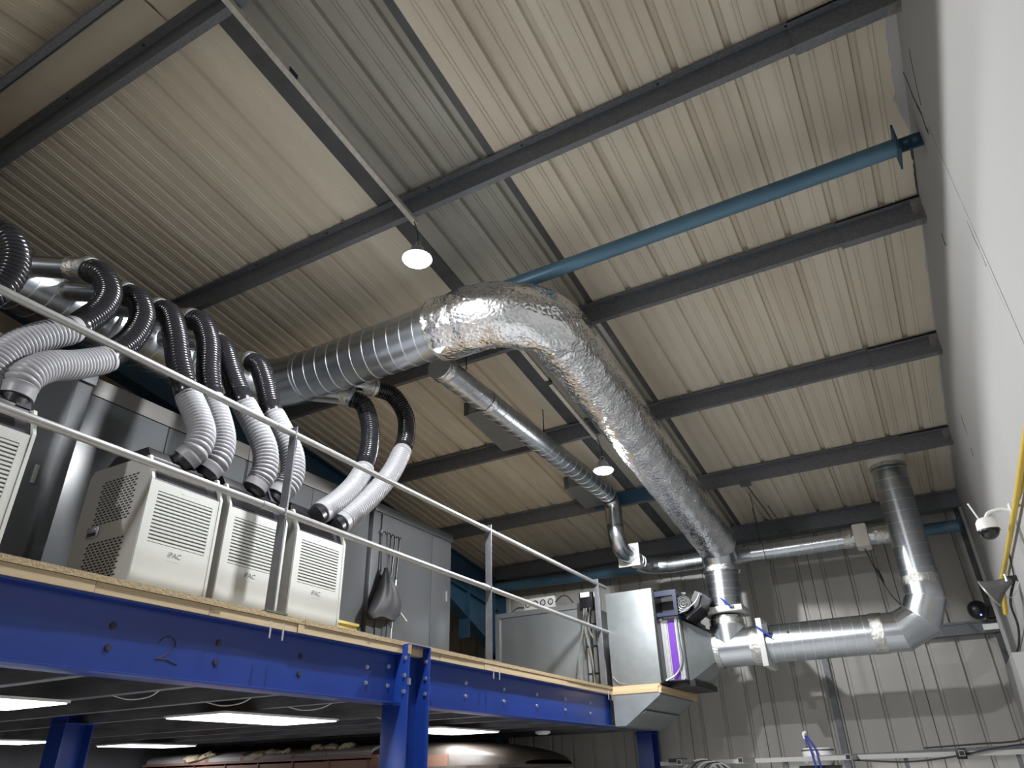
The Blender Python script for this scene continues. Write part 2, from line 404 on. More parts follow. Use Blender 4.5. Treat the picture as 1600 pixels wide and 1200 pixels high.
# girt on back wall
g = MB(); g.box(XL, XR, YB-.12, YB-.005, 1.30, 1.44); g.box(XL, XR, YB-.135, YB-.12, 1.30, 1.325); g.box(XL, XR, YB-.135, YB-.12, 1.415, 1.44)
tag(g.build('wall_girt', GALV_D), 'dark steel rail across the back wall at the elbow of the silver duct', 'rail')
# portal frame
XF = -5.8
p = thing('portal_frame', 'dark blue steel roof frame with a sloping rafter behind the grey cabinets', 'steel frame', (XF,9.8,ZF))
def rafter(z_off0, z_off1, xa, xb):
    mb = MB(); ya, yb = RY, 9.9
    mb.prism([(xa,ya,rz(ya)-HP-z_off0),(xa,yb,rz(yb)-HP-z_off0),(xa,yb,rz(yb)-HP-z_off1),(xa,ya,rz(ya)-HP-z_off1)], (xb-xa,0,0)); return mb
rafter(.47,.01,XF-.006,XF+.006).build('rafter_web', BLUE_D, p)
rafter(.485,.47,XF-.085,XF+.085).build('rafter_bottom_flange', BLUE_D, p)
rafter(.02,.008,XF-.085,XF+.085).build('rafter_top_flange', BLUE_D, p)
MB().prism([(XF-.01,7.7,rz(7.7)-HP-.48),(XF-.01,9.75,rz(9.75)-HP-.48),(XF-.01,9.75,rz(9.75)-HP-1.05)], (.02,0,0)).build('haunch_web', BLUE_D, p)
MB().prism([(XF-.085,7.7,rz(7.7)-HP-.49),(XF-.085,9.75,rz(9.75)-HP-1.07),(XF-.085,9.75,rz(9.75)-HP-1.05),(XF-.085,7.7,rz(7.7)-HP-.47)], (.17,0,0)).build('haunch_flange', BLUE_D, p)
MB().box(XF-.10,XF+.10,9.72,9.74,ZF,2.75).box(XF-.10,XF+.10,10.06,10.08,ZF,2.75).box(XF-.006,XF+.006,9.74,10.06,ZF,2.75).build('column', BLUE_D, p)
MB().box(XF-.09,XF+.09,9.0,9.016,1.75,2.6).build('stiffener', BLUE_D, p)
# struts
t = thing('strut_tube', 'pale blue steel tube strut reaching the torn plaster of the white wall', 'steel tube', (-2.4,4.05,3.4))
MB().cyl((-5.75,4.05,3.45),(XR-.14,4.05,3.455),.058,20).build('tube', TUBE, t, smooth=True)
MB().box(XR-.15,XR-.138,3.95,4.15,3.35,3.56).build('end_plate', BLUE_D, t)
MB().box(XR-.138,XR+.0,4.044,4.056,3.40,3.51).build('lug', BLUE_D, t)
for x in (XR-.09, XR-.04): MB().cyl((x,4.03,3.455),(x,4.044,3.455),.016,6).build('bolt', TUBE, t)
t = thing('strut_tube', 'dusty blue tube running under the eaves along the back wall', 'steel tube', (-2.4,9.75,2.4))
MB().cyl((XF,9.72,2.58),(XR-.10,9.72,2.47),.072,20).build('tube', TUBE, t, smooth=True)
MB().box(XR-.10,XR-.085,9.62,9.82,2.37,2.57).build('end_plate', BLUE_D, t)
# blue plate with round stain on purlin by lamp
MB().box(-3.30,-2.42,8.190,8.198,2.972,3.135).build('blue_splice_plate', BLUE_D, bpy.data.objects['roof_purlin.004'])

# ------------------------------------------------------------------ lamps
def lamp(pos, label, wire_top, visible=True):
    t = thing('high_bay_lamp', label, 'lamp', pos, 'high bay lamps')
    x,y,z = pos
    MB().sweep([(x,y,z+.10),(x,y,z+.095),(x,y,z+.05),(x,y,z+.012),(x,y,z)], [.02,.045,.06,.10,.105], 24).build('housing', LAMPH, t, smooth=True)
    MB().sphere((x,y,z), .098, 24, 5, (1,1,.35), -1, 0).build('diffuser', LAMPE, t, smooth=True)
    MB().sweep(resample(catmull([wire_top, ((wire_top[0]+x)/2+.015,(wire_top[1]+y)/2,(wire_top[2]+z+.1)/2), (x,y,z+.10)],6),.03), .004, 6).build('cord', WIRE, t)
    mbh = MB().sweep(arc((x,y,z+.13),(1,0,0),(0,0,1),.022,0,math.tau*.95,12), .003, 5); mbh.build('hook', BOLT, t)
    L = bpy.data.lights.new('lamp_light','SPOT'); L.spot_size = math.pi; L.spot_blend = .06; L.shadow_soft_size = .06; L.energy = LAMP_POWER; L.color = LAMP_COLOR
    o = bpy.data.objects.new('lamp_light', L); COL.objects.link(o); o.parent = t; o.location = (0,0,-.04)
    L2 = bpy.data.lights.new('lamp_glow','POINT'); L2.shadow_soft_size = .08; L2.energy = LAMP_POWER*.018; L2.color = LAMP_COLOR
    o2 = bpy.data.objects.new('lamp_glow', L2); COL.objects.link(o2); o2.parent = t; o2.location = (0,0,-.12)
    return t
lamp((-2.40,3.082,3.139), 'bright round lamp hanging above the big duct near the middle', (-2.58,3.25,3.70))
lamp((-2.40,6.283,2.666), 'bright round lamp hanging between the small duct and the foil-wrapped duct', (-2.56,6.60,3.20))
lamp((-2.58,-2.0,3.18), 'added unseen round lamp on the same line as the two bright lamps, beyond the ridge', (-2.58,-2.0,3.52))  # extra lamp, added out of view for ambient light
# conduit the lamps hang from
def conduit(y0, y1, label):
    z0, z1 = rz(y0)-HP-.022, rz(y1)-HP-.022
    t = thing('lighting_trunking', label, 'trunking', (-2.58,(y0+y1)/2,z1), 'lighting trunking lengths')
    MB().obox((-2.58,(y0+y1)/2,(z0+z1)/2), (.02,0,0), (0,(y1-y0)/2,(z1-z0)/2), (0,0,.018)).build('channel', CONDUIT, t)
    ym = y0+(y1-y0)*.34; MB().obox((-2.58,ym,rz(ym)-HP-.022),(.022,0,0),(0,.035,-.005),(0,0,.02)).build('joint_clip', BOLTD, t)
    MB().obox((-2.58,ym+.11,rz(ym+.11)-HP-.022),(.0215,0,0),(0,.05,-.007),(0,0,.0195)).build('coupler', WALLTRIM, t)
    return t
conduit(1.25, 3.27, 'pale speckled lighting trunking along the rooflight above the upper lamp')
conduit(4.90, 6.62, 'lighting trunking hanging beside the foil duct above the lower lamp')
# ------------------------------------------------------------------ mezzanine
ZD = .825; XE = -3.135
md = thing('mezzanine_deck', 'chipboard mezzanine floor with a timber edge above the blue beams', 'deck', (-5.5,3.6,.74))
for k in range(17):
    y0 = -1.6+.595*k; y1 = min(y0+.594, 7.95)
    if y0 > 7.9: break
    MB().box(-9.4, XE+random.uniform(-.004,.004), y0, y1, ZD-.028, ZD+random.uniform(-.001,.001)).build('chipboard_board', CHIP, md)
for k in range(4):
    MB().box(-9.4, -3.17, 7.951+.535*k, 7.951+.535*(k+1)-.002, ZD-.028, ZD).build('chipboard_board', CHIP, md)
yy = -1.6
while yy < 7.9:
    ln = random.choice((.45,.62,.8,.38)); y1 = min(yy+ln, 7.94)
    if not (yy < 4.24 < y1): pass
    MB().box(-3.30, XE-.008+random.uniform(-.003,.003), yy+.002, y1-.002, ZD-.078, ZD-.030).build('edge_batten', TIMBER, md)
    yy = y1
JY = [2.03+.5925*k for k in range(-6, 13) if abs(2.03+.5925*k-4.4) > .1]
jm = None
for y in JY:
    mb = MB().box(-9.4,-3.215,y-.006,y+.006,.44,.745).box(-9.4,-3.215,y,y+.06,.44,.448).box(-9.4,-3.215,y,y+.06,.737,.745).box(-9.4,-3.215,y+.054,y+.06,.44,.462)
    tag(mb.build('floor_joist', JOIST), 'dark steel joist running under the mezzanine floor', 'joist', 'joists under the mezzanine')
def beam(y0, y1, label, dark):
    t = thing('mezzanine_beam', label, 'beam', (-3.2,(y0+y1)/2,.43), 'blue edge beams')
    MB().box(-3.212,-3.198,y0,y1,.436,.744).build('web', BLUE, t)
    MB().box(-3.30,XE+.0,y0,y1,.43,.439).build('bottom_flange', BLUE, t, bevel=.002)
    MB().box(-3.30,-3.15,y0,y1,.737,.746).build('top_flange', BLUE, t)
    return t
b1 = beam(-1.6, 4.10, 'blue steel edge beam with a handwritten 2 below the white machines', True)
b2 = beam(4.37, 7.93, 'far blue steel edge beam below the galvanised units', False)
def bolt(par, c, d, r=.011, m=BOLT, ln=.012):
    d = Vector(d); c = Vector(c)
    mb = MB().cyl(c, c+d*.003, r*1.35, 12).cyl(c+d*.003, c+d*ln, r, 6); return mb.build('bolt', m, par)
for y in JY:
    for z in (.635,.54):
        if y < 3.7 and y > 1: bolt(b1, (-3.198,y,z), (1,0,0), .013, BOLTD, .006)
        elif y < 4.0 and y > 1: bolt(b1, (-3.198,y,z), (1,0,0), .010)
        elif y > 4.4 and y < 7.9: bolt(b2, (-3.198,y,z-.0), (1,0,0), .011)
P2 = [(2.283,.597),(2.30,.618),(2.335,.628),(2.365,.612),(2.372,.588),(2.352,.56),(2.31,.532),(2.278,.520),(2.33,.523),(2.37,.513),(2.40,.507)]
q = resample(catmull([(-3.197,a,b) for a,b in P2], 6), .008)
MB().sweep(q, .0028, 5).build('handwritten_number', BOLTD, b1)
for y in (4.06,):
    bolt(b1, (-3.198,y-.03,.66), (1,0,0)); bolt(b1, (-3.198,y-.03,.54), (1,0,0))
# column under the edge beams
c = thing('mezzanine_column', 'bright blue H-section column holding the edge beams', 'column', (-3.2,4.23,ZF))
MB().box(-3.29,-3.085,4.105,4.117,ZF,.80).build('flange', BLUE, c, bevel=.001)
MB().box(-3.29,-3.085,4.345,4.357,ZF,.80).build('flange', BLUE, c, bevel=.001)
MB().box(-3.206,-3.195,4.117,4.345,ZF,.80).build('web', BLUE, c)
MB().box(-3.29,-3.085,4.105,4.357,.80,.806).build('cap_plate', BLUE, c)
for z in (.715,.605,.505):
    for x in (-3.115,):
        bolt(c, (x,4.105,z), (0,-1,0), .011); bolt(c, (x,4.345,z), (0,-1,0), .011)
MB().box(-3.09,-3.075,4.10,4.122,.545,.585).build('clip', BOLT, c); MB().box(-3.092,-3.08,4.10,4.122,.74,.80).build('clip', CHIP, c)
def column(x, y, label, m=BLUE):
    c = thing('mezzanine_column', label, 'column', (x,y,ZF), None)
    MB().box(x-.10,x+.10,y-.12,y-.108,ZF,.74).build('flange', m, c); MB().box(x-.10,x+.10,y+.108,y+.12,ZF,.74).build('flange', m, c)
    MB().box(x-.006,x+.006,y-.108,y+.108,ZF,.74).build('web', m, c)
    MB().box(x-.12,x+.12,y-.13,y+.13,.43,.44).build('cap_plate', m, c)
column(-6.12, 3.75, 'shaded blue column under the mezzanine at the lower left')
column(-3.46, 9.75, 'dark blue column by the back wall under the galvanised platform')

# ------------------------------------------------------------------ guard rail
gr = thing('guard_rail', 'galvanised two-bar guard rail along the mezzanine edge', 'railing', (-3.17,3.4,ZD))
def tube(name, y0, y1, z, r=.0205):
    MB().cyl((-3.165,y0,z),(-3.165,y1,z),r,16).build(name, RAIL, gr, smooth=True)
def rail_run(name, zs, y_end, joints):
    ys = [-1.5]+joints+[y_end]
    for i in range(len(ys)-1): tube(name, ys[i]+.001, ys[i+1]-.001, zs)
    for j in joints:
        MB().cyl((-3.165,j-.045,zs),(-3.165,j+.045,zs),.0235,16).build('rail_sleeve', RAIL, gr, smooth=True)
rail_run('top_rail', 1.925, 8.00, [2.80, 5.20]); rail_run('mid_rail', 1.413, 8.02, [2.78, 5.22])
for y in (2.935, 5.34, 7.76):
    MB().box(-3.205,-3.197,y-.032,y+.032,ZD+.008,1.975).box(-3.205,-3.142,y-.032,y-.026,ZD+.008,1.975).build('post', POST, gr, bevel=.0015)
    MB().box(-3.25,XE-.002,y-.08,y+.08,ZD+.001,ZD+.010).build('base_plate', SHIM, gr)
    for d in (-.047,.047):
        MB().cyl((-3.122,y+d,.685),(-3.122,y+d,.775),.0048,8).build('stud', BOLT, gr)
    for z in (1.94,1.90,1.43,1.39): MB().cyl((-3.145,y-.033,z),(-3.145,y-.037,z),.006,8).build('bolt_head', BOLT, gr)
# ------------------------------------------------------------------ white machines
ACX = -3.42; ACW_ = .47; ACD = .58; ACH = .78
def ac_unit(y0, label):
    t = thing('portable_air_conditioner', label, 'air conditioner', (ACX-ACD/2, y0+ACW_/2, ZD), 'white portable air conditioners')
    y1 = y0+ACW_; xf = ACX; xb = ACX-ACD; z0 = ZD+.012; z1 = ZD+ACH
    prof = [(xb,z0),(xf-.012,z0),(xf-.012,z0+.615),(xf-.072,z1-.02),(xf-.105,z1-.004),(xb+.03,z1-.004),(xb,z1-.05)]
    for a, b in ((y0,y0+.014),(y1-.014,y1)):
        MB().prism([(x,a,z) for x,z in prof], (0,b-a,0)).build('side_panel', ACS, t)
    rim = [(xf-.012,z0),(xf+.004,z0),(xf+.004,z0+.62),(xf-.060,z1-.006),(xf-.088,z1-.004),(xf-.072,z1-.02),(xf-.012,z0+.615)]
    for a, b in ((y0-.001,y0+.016),(y1-.016,y1+.001)):
        MB().prism([(x,a,z) for x,z in rim], (0,b-a,0)).build('edge_trim', ACW, t)
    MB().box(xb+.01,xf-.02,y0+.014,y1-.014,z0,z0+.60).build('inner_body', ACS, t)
    # front panel with louvre opening
    la, lb, lz0, lz1 = y0+.055, y0+.415, z0+.280, z0+.558
    fx0, fx1 = xf-.020, xf
    fp = MB().box(fx0,fx1,y0+.018,y1-.018,z0,lz0).box(fx0,fx1,y0+.018,la,lz0,lz1).box(fx0,fx1,lb,y1-.018,lz0,lz1).box(fx0,fx1,y0+.018,y1-.018,lz1,z0+.610)
    front = fp.build('front_panel', ACW, t)
    MB().box(fx0-.012,fx0-.004,la,lb,lz0,lz1).build('louvre_back', LOUVGAP, front)
    nS = 14; ps = (lz1-lz0)/nS
    for k in range(nS):
        zc = lz0+(k+.5)*ps
        MB().prism([(fx0-.004,la,zc-ps*.36),(fx1-.001,la,zc-ps*.30),(fx1-.001,la,zc+ps*.26),(fx0-.004,la,zc+ps*.36)],(0,lb-la,0)).build('louvre_slat', ACW, front)
    text_mesh('lettering', 'iPAC', .040, INK, front, (xf+.0006,y0+.23,z0+.238), (0,1,0), (0,0,1), shear=.15)
    MB().box(xf,xf+.0008,y0+.195,y0+.275,z0+.207,z0+.209).build('printed_line', INK2, front)
    MB().box(xf,xf+.0006,y0+.20,y0+.31,z0+.580,z0+.583).box(xf,xf+.0006,y0+.20,y0+.212,z0+.580,z0+.592).build('printed_mark', INK2, front)
    # dark control strip and top
    MB().prism([(xf-.012,y0+.016,z0+.606),(xf-.080,y0+.016,z1-.02),(xf-.11,y0+.016,z1-.05),(xf-.04,y0+.016,z0+.59)],(0,ACW_-.032,0)).build('control_strip', PANEL_D, t)
    cs = MB().prism([(xf-.022,y0+.05,z0+.634),(xf-.058,y0+.05,z0+.704),(xf-.064,y0+.05,z0+.700),(xf-.028,y0+.05,z0+.630)],(0,ACW_-.14,0)); cs.build('display_window', PLASTIC_B, t)
    MB().box(xb+.01,xf-.09,y0+.014,y1-.014,z1-.03,z1+.006).build('top_cover', PLASTIC_B, t, bevel=.003)
    # raised hose plenum
    MB().prism([(xf-.10,y0+.03,z1),(xf-.15,y0+.03,z1+.075),(xb+.14,y0+.03,z1+.075),(xb+.06,y0+.03,z1)],(0,ACW_-.06,0)).build('hose_plenum', PLASTIC_B, t, bevel=.006)
    MB().prism([(xf-.085,y1-.085,z1+.0),(xf-.14,y1-.085,z1+.10),(xf-.16,y1-.085,z1+.10),(xf-.14,y1-.085,z1)],(0,.07,0)).build('remote_panel', PANEL_D, t)
    for k in range(5):
        MB().obox((xf-.108+.0015,y1-.05+(.012 if k%2 else -.012),z1+.035+.014*(k//2)),(.001,0,.0006),(0,.006,0),(-.002,0,.004)).build('button', INK2, t)
    # slotted side: staggered dark slots in two fields, both sides
    for side, ys, dy in ((0,y0,-.0006),(1,y1,.0006)):
        for za, zb in ((z0+.42,z0+.70),(z0+.03,z0+.33)):
            mb = MB(); nr = int((zb-za)/.0165)
            for r_ in range(nr):
                for c_ in range(9):
                    x = xb+.14+c_*.0345+(.017 if r_%2 else 0); z = za+r_*.0165
                    mb.add([(x,ys+dy,z),(x+.003,ys+dy,z-.0046),(x+.024,ys+dy,z-.0046),(x+.027,ys+dy,z),(x+.024,ys+dy,z+.0046),(x+.003,ys+dy,z+.0046)],[(0,1,2,3,4,5)])
            mb.build('vent_slots', ACS2, t, kind='stuff')
    lt = MB().box(xb+.13,xb+.23,y0-.012,y0,z0+.345,z0+.405).build('latch_handle', CHROME, t, bevel=.004)
    MB().box(xb+.145,xb+.215,y0-.0135,y0-.004,z0+.352,z0+.372).build('grip_recess', ACS2, lt)
    MB().box(xb+.14,xb+.22,y0-.018,y0-.010,z0+.378,z0+.392).build('lever', CHROME, lt, bevel=.002)
    MB().box(xb-.03,xb,y0+.02,y0+.05,z0+.45,z0+.48).build('hose_hook', PLASTIC_B, t)
    for a in (y0+.04,y1-.04):
        for x in (xb+.06,xf-.06): MB().cyl((x,a,ZD+.001),(x,a,ZD+.012),.02,10).build('foot', PLASTIC_B, t)
    return t
ac_unit(1.095, 'white air conditioner cut off by the left edge of the picture')
ac_unit(2.19, 'white air conditioner showing its slotted side and chrome latch')
ac_unit(2.715, 'white air conditioner partly hidden behind the grey railing post')
ac_unit(3.275, 'white air conditioner farthest right in the row, next to the grey cabinets')

# ------------------------------------------------------------------ hoses
HOSES = {
 'h0':([(-3.95,1.125,2.541),(-3.80,1.177,2.582),(-3.72,1.254,2.560),(-3.68,1.305,2.450),(-3.68,1.309,2.293),(-3.70,1.247,2.149)],
   [(-3.70,1.196,2.033),(-3.68,1.127,1.876),(-3.62,1.16,1.72)]),
 'h1':([(-4.10,1.861,2.914),(-4.00,1.909,2.849),(-3.92,1.937,2.706),(-3.86,1.888,2.523),(-3.80,1.759,2.304)],
   [(-3.78,1.722,2.259),(-3.74,1.575,2.118),(-3.70,1.454,1.964),(-3.66,1.388,1.809),(-3.64,1.370,1.679)]),
 'h2':([(-4.10,2.136,2.889),(-4.00,2.172,2.821),(-3.92,2.185,2.657),(-3.86,2.120,2.443),(-3.80,1.992,2.236)],
   [(-3.79,1.961,2.191),(-3.72,1.783,2.044),(-3.64,1.617,1.925),(-3.58,1.509,1.789),(-3.58,1.496,1.668)]),
 'h3':([(-4.10,2.386,2.913),(-4.00,2.408,2.847),(-3.88,2.412,2.635),(-3.78,2.423,2.385),(-3.70,2.459,2.190)],
   [(-3.69,2.474,2.156),(-3.60,2.504,2.001),(-3.53,2.511,1.863),(-3.51,2.484,1.747),(-3.55,2.448,1.673)]),
 'h4':([(-4.10,2.639,2.979),(-4.00,2.665,2.920),(-3.88,2.669,2.707),(-3.78,2.648,2.423),(-3.71,2.653,2.233)],
   [(-3.70,2.656,2.204),(-3.62,2.672,2.054),(-3.55,2.678,1.890),(-3.52,2.649,1.746),(-3.55,2.613,1.656)]),
 'h5':([(-4.10,2.881,2.905),(-4.00,2.885,2.818),(-3.88,2.875,2.616),(-3.80,2.890,2.458),(-3.72,2.902,2.324)],
   [(-3.71,2.917,2.292),(-3.62,2.977,2.117),(-3.55,3.022,1.956),(-3.52,3.020,1.788),(-3.55,2.985,1.667)]),
 'h6':([(-4.10,3.211,2.909),(-4.00,3.223,2.838),(-3.88,3.212,2.643),(-3.80,3.195,2.493),(-3.74,3.192,2.369)],
   [(-3.73,3.201,2.334),(-3.63,3.241,2.156),(-3.55,3.271,1.985),(-3.52,3.254,1.806),(-3.55,3.184,1.671)]),
 'h7':([(-3.90,4.166,2.957),(-3.82,4.251,2.902),(-3.75,4.278,2.688),(-3.70,4.236,2.454),(-3.65,4.142,2.247)],
   [(-3.64,4.119,2.198),(-3.59,3.960,1.999),(-3.54,3.748,1.801),(-3.50,3.540,1.642)]),
 'h8':([(-3.80,4.353,3.118),(-3.73,4.527,3.105),(-3.68,4.669,2.947),(-3.63,4.641,2.715),(-3.60,4.559,2.539)],
   [(-3.59,4.532,2.490),(-3.56,4.350,2.213),(-3.52,4.043,1.890),(-3.48,3.728,1.614)]),
}
HL = {'h0':'black hose loop cut off by the left picture edge',
 'h1':'black and grey hose looping from the taped pipe end at the far left',
 'h2':'black and grey hose curving left above the control buttons of the leftmost machine',
 'h3':'front-left hose dropping onto the machine with the chrome latch',
 'h4':'right-hand hose of the pair on the machine with the chrome latch',
 'h5':'left-hand hose on the machine behind the railing post',
 'h6':'hose passing behind the railing post to the middle machine',
 'h7':'shorter curved hose on the rightmost white machine',
 'h8':'outermost curved hose reaching the rightmost white machine'}
def corr(P, r0, amp, pitch, t0=0, t1=0):
    ds = pitch/3; P = resample(P, ds); n = len(P); R = []; L = (n-1)*ds
    for i in range(n):
        s_ = i*ds
        R.append(r0 if s_ < t0 or s_ > L-t1 else r0+(amp, amp, -2*amp)[i % 3])
    return P, R
for k, (bp, wp) in HOSES.items():
    full = catmull(bp+wp, 12); nb = (len(bp))*12-6
    t = thing('flexible_hose', HL[k], 'hose', wp[-1], 'flexible hoses of the air conditioners')
    P, R = corr(full[:nb+2], .077, .0030, .024, .02, .06); MB().sweep(P, R, 20).build('black_hose', HOSE_B, t, smooth=True, angle=60)
    P, R = corr(full[nb:], .080, .0042, .027, .03, .06); MB().sweep(P, R, 20).build('grey_hose', HOSE_W, t, smooth=True, angle=60)
    e = full[-1]; d = (full[-1]-full[-3]).normalized()
    d2 = Vector((-1, -.05, -.35)).normalized()
    MB().sweep([e-d*.02, e+d*.012, e+d*.02+d2*.09], [.070,.068,.062], 20).build('nozzle', PLASTIC_B, t, smooth=True)
    s0 = full[0]; d0 = (full[1]-full[0]).normalized()
    MB().sweep([s0-d0*.02, s0+d0*.012], .084, 20).build('hose_clip', BOLT, t, smooth=True)

# ------------------------------------------------------------------ ducts
def spiral(P, r, pitch=.115, amp=.0045, n=40):
    """smooth pipe along P, plus seam bands returned as second builder"""
    P = [Vector(p) for p in P]
    L = [0]
    for i in range(1,len(P)): L.append(L[-1]+(P[i]-P[i-1]).length)
    body = MB().sweep(P, r, n)
    seams = MB(); s_ = pitch*.5
    def at(x):
        for i in range(1,len(P)):
            if L[i] >= x: return P[i-1].lerp(P[i], (x-L[i-1])/max(1e-9,L[i]-L[i-1])), (P[i]-P[i-1]).normalized()
        return P[-1], (P[-1]-P[-2]).normalized()
    while s_ < L[-1]-.02:
        p, d = at(s_); a = Vector((0,0,1)) if abs(d.z) < .9 else Vector((1,0,0)); u = (a-d*a.dot(d)).normalized(); v = d.cross(u)
        k = len(seams.v)
        for hw, rr in ((-.006,r-.002),(-.004,r+amp),(.004,r+amp),(.006,r-.002)):
            for j in range(n):
                th = math.tau*j/n; sl = pitch*(j/n-.5)*.9 if False else .03*math.sin(th)
                seams.v.append(p+d*(hw+sl)+(u*math.cos(th)+v*math.sin(th))*rr)
        for q in range(3):
            for j in range(n): seams.f.append((k+q*n+j,k+q*n+(j+1)%n,k+(q+1)*n+(j+1)%n,k+(q+1)*n+j))
        s_ += pitch
    return body, seams
def spiral_part(name, P, r, par, pitch=.115, m=DUCT, n=40, amp=.0045):
    b, s_ = spiral(P, r, pitch, amp, n)
    o = b.build(name, m, par, smooth=True, angle=50)
    if s_.v: s_.build('seam_ridges', SEAM, o, smooth=True, angle=60)
    return o
def tape(par, p, d, r, wdt, name='foil_tape_band', m=TAPE, seed=0):
    rnd = random.Random(seed+int(p[0]*1000)+int(p[2]*777)); d = Vector(d).normalized(); p = Vector(p)
    a = Vector((0,0,1)) if abs(d.z) < .9 else Vector((1,0,0)); u = (a-d*a.dot(d)).normalized(); v = d.cross(u)
    mb = MB(); n = 40; ns = 8
    for i in range(ns+1):
        for j in range(n):
            th = math.tau*j/n; e = rnd.uniform(-.006,.006) if i in (0,ns) else 0
            rr = r+.002+rnd.uniform(0,.004)
            mb.v.append(p+d*((i/ns-.5)*wdt+e)+(u*math.cos(th)+v*math.sin(th))*rr)
    for i in range(ns):
        for j in range(n): mb.f.append((i*n+j,i*n+(j+1)%n,(i+1)*n+(j+1)%n,(i+1)*n+j))
    return mb.build(name, m, par, smooth=True, angle=70)

YX, ZX, XT = 3.85, 3.10, -4.70
big = thing('main_air_duct', 'large silver spiral duct over the machines, foil-wrapped past its bend', 'duct', (-3.3,YX,2.4))
spiral_part('trunk_pipe', [(XT,-.6,2.97),(XT,1.2,2.98),(XT,3.40,3.04)], .22, big)
MB().sweep([(XT,3.40,3.04)]+arc((XT+.42,3.43,3.07),(-1,0,0.),(0,1,0.07),.42,0,math.pi/2,4)[0:]+[(XT+.55,YX,ZX)], .222, 40).build('elbow', DUCT2, big, smooth=True, angle=12)
spiral_part('cross_pipe', [(XT+.5,YX,ZX),(-3.4,YX,ZX),(-2.60,YX,ZX+.0)], .215, big, pitch=.125)
# insulated bend and run (wrinkled foil)
def foil(P, r, par, name, seed, amp=.010, ds=.022, n=80, wrap=.55):
    P = resample([Vector(p) for p in P], ds); rnd = random.Random(seed); mb = MB()
    from mathutils import noise
    R = []
    for i in range(len(P)):
        s_ = i*ds
        band = .010*max(0,1-abs(((s_/wrap)%1)-.5)*18)   # taped joint between blanket lengths
        def f_(th, s_=s_, band=band):
            q = Vector((math.cos(th)*2.2, math.sin(th)*2.2, s_*6+seed))
            return r + amp*noise.noise(q) + amp*.6*(.4-abs(noise.noise(q*2.3))) + amp*.35*noise.noise(q*6.1) - band*.6
        R.append(f_)
    mb.sweep(P, R, n); return mb.build(name, FOIL, par, smooth=True, angle=80)
def ysl(y): return 3.085-.152*(y-4.3)
bend = arc((-2.43,YX+.5,ZX),(0,-1,0),(1,0,0),.5,0,math.pi/2,12)
bend = [Vector((p.x,p.y,ZX-.03*(i/12))) for i,p in enumerate(bend)]
fb = foil([(-2.72,YX,ZX),(-2.55,YX,ZX)]+[tuple(p) for p in bend]+[(-1.93,4.55,ysl(4.55))], .252, big, 'foil_bend', 1, amp=.016, wrap=.42)
fr = foil([(-1.93,4.50,ysl(4.50)),(-1.93,6,ysl(6)),(-1.93,8.60,ysl(8.6))], .245, big, 'foil_run', 5, amp=.009, wrap=.95)
tape(big, (-2.72,YX,ZX), (1,0,0), .248, .05, 'foil_frayed_edge')
MB().prism([(-2.74,YX-.10,ZX-.235),(-2.66,YX-.10,ZX-.29),(-2.60,YX-.10,ZX-.235)],(0,.012,0)).build('loose_flap', TAPE, big)
MB().sweep([(-1.93,8.45,ysl(8.45)),(-1.935,8.66,2.36),(-1.94,8.70,2.16)], [.225,.215,.200], 40).build('drop_elbow', DUCT2, big, smooth=True, angle=30)
MB().cyl((-1.94,8.70,2.20),(-1.94,8.70,2.14),.203,40).build('drop_collar', DUCT2, big, smooth=True)
spiral_part('drop_pipe', [(-1.94,8.7,2.18),(-1.95,8.7,1.9),(-1.965,8.7,1.62)], .192, big, pitch=.085, amp=.003)
tape(big, (-1.943,8.7,2.10), (0,0,1), .197, .06)
# spigots with taped ends
for k in ('h1','h2','h3','h4','h5','h6'):
    x, y, z = HOSES[k][0][0]
    sp = MB().sweep([(x-.50,y-.21,z+.098),(x,y,z)], .072, 24).build('branch_spigot', DUCT2, big, smooth=True)
    tape(sp, (x-.065,y-.0275,z+.0127), (.5,.21,-.098), .075, .12)
for k, d in (('h7',(-.30,-.22,.03)),('h8',(-.42,-.42,0.02))):
    p = Vector(HOSES[k][0][0]); sp = MB().sweep([p+Vector(d), p+Vector((.01,.005,0))], .068, 24).build('branch_spigot', DUCT2, big, smooth=True)
    tape(sp, p-Vector(d).normalized()*-.05, Vector(d), .071, .10)
for y in (1.7,2.35,3.0):
    MB().sweep(arc((XT,y,2.98),(1,0,0),(0,0,1),.226,-.9,1.2,14), .012, 6).build('seam_bead', DUCT2, big, smooth=True)

# exhaust branch: transition, tee, run, elbow, riser
YD, ZT = 8.70, 1.22
ex = thing('exhaust_duct', 'silver duct from the filter unit with a tee and a riser through the roof', 'duct', (-1,YD,1.0))
RT = .205
MB().cyl((-2.16,YD,ZT),(-1.60,YD,ZT),RT,48).build('tee_body', DUCT2, ex, smooth=True)
# tee branch, mitred saddle
mb = MB(); n = 48; xc = -1.97; rb = .180
for j in range(n):
    th = math.tau*j/n; dx, dy = rb*math.cos(th), rb*math.sin(th)
    mb.v.append(Vector((xc+dx, YD+dy, ZT+max(.0, abs(dx))*1.0+.02)))
for j in range(n):
    th = math.tau*j/n; mb.v.append(Vector((xc+rb*math.cos(th), YD+rb*math.sin(th), ZT+.34)))
for j in range(n): mb.f.append((j,(j+1)%n,n+(j+1)%n,n+j))
mb.build('tee_branch', DUCT2, ex, smooth=True)
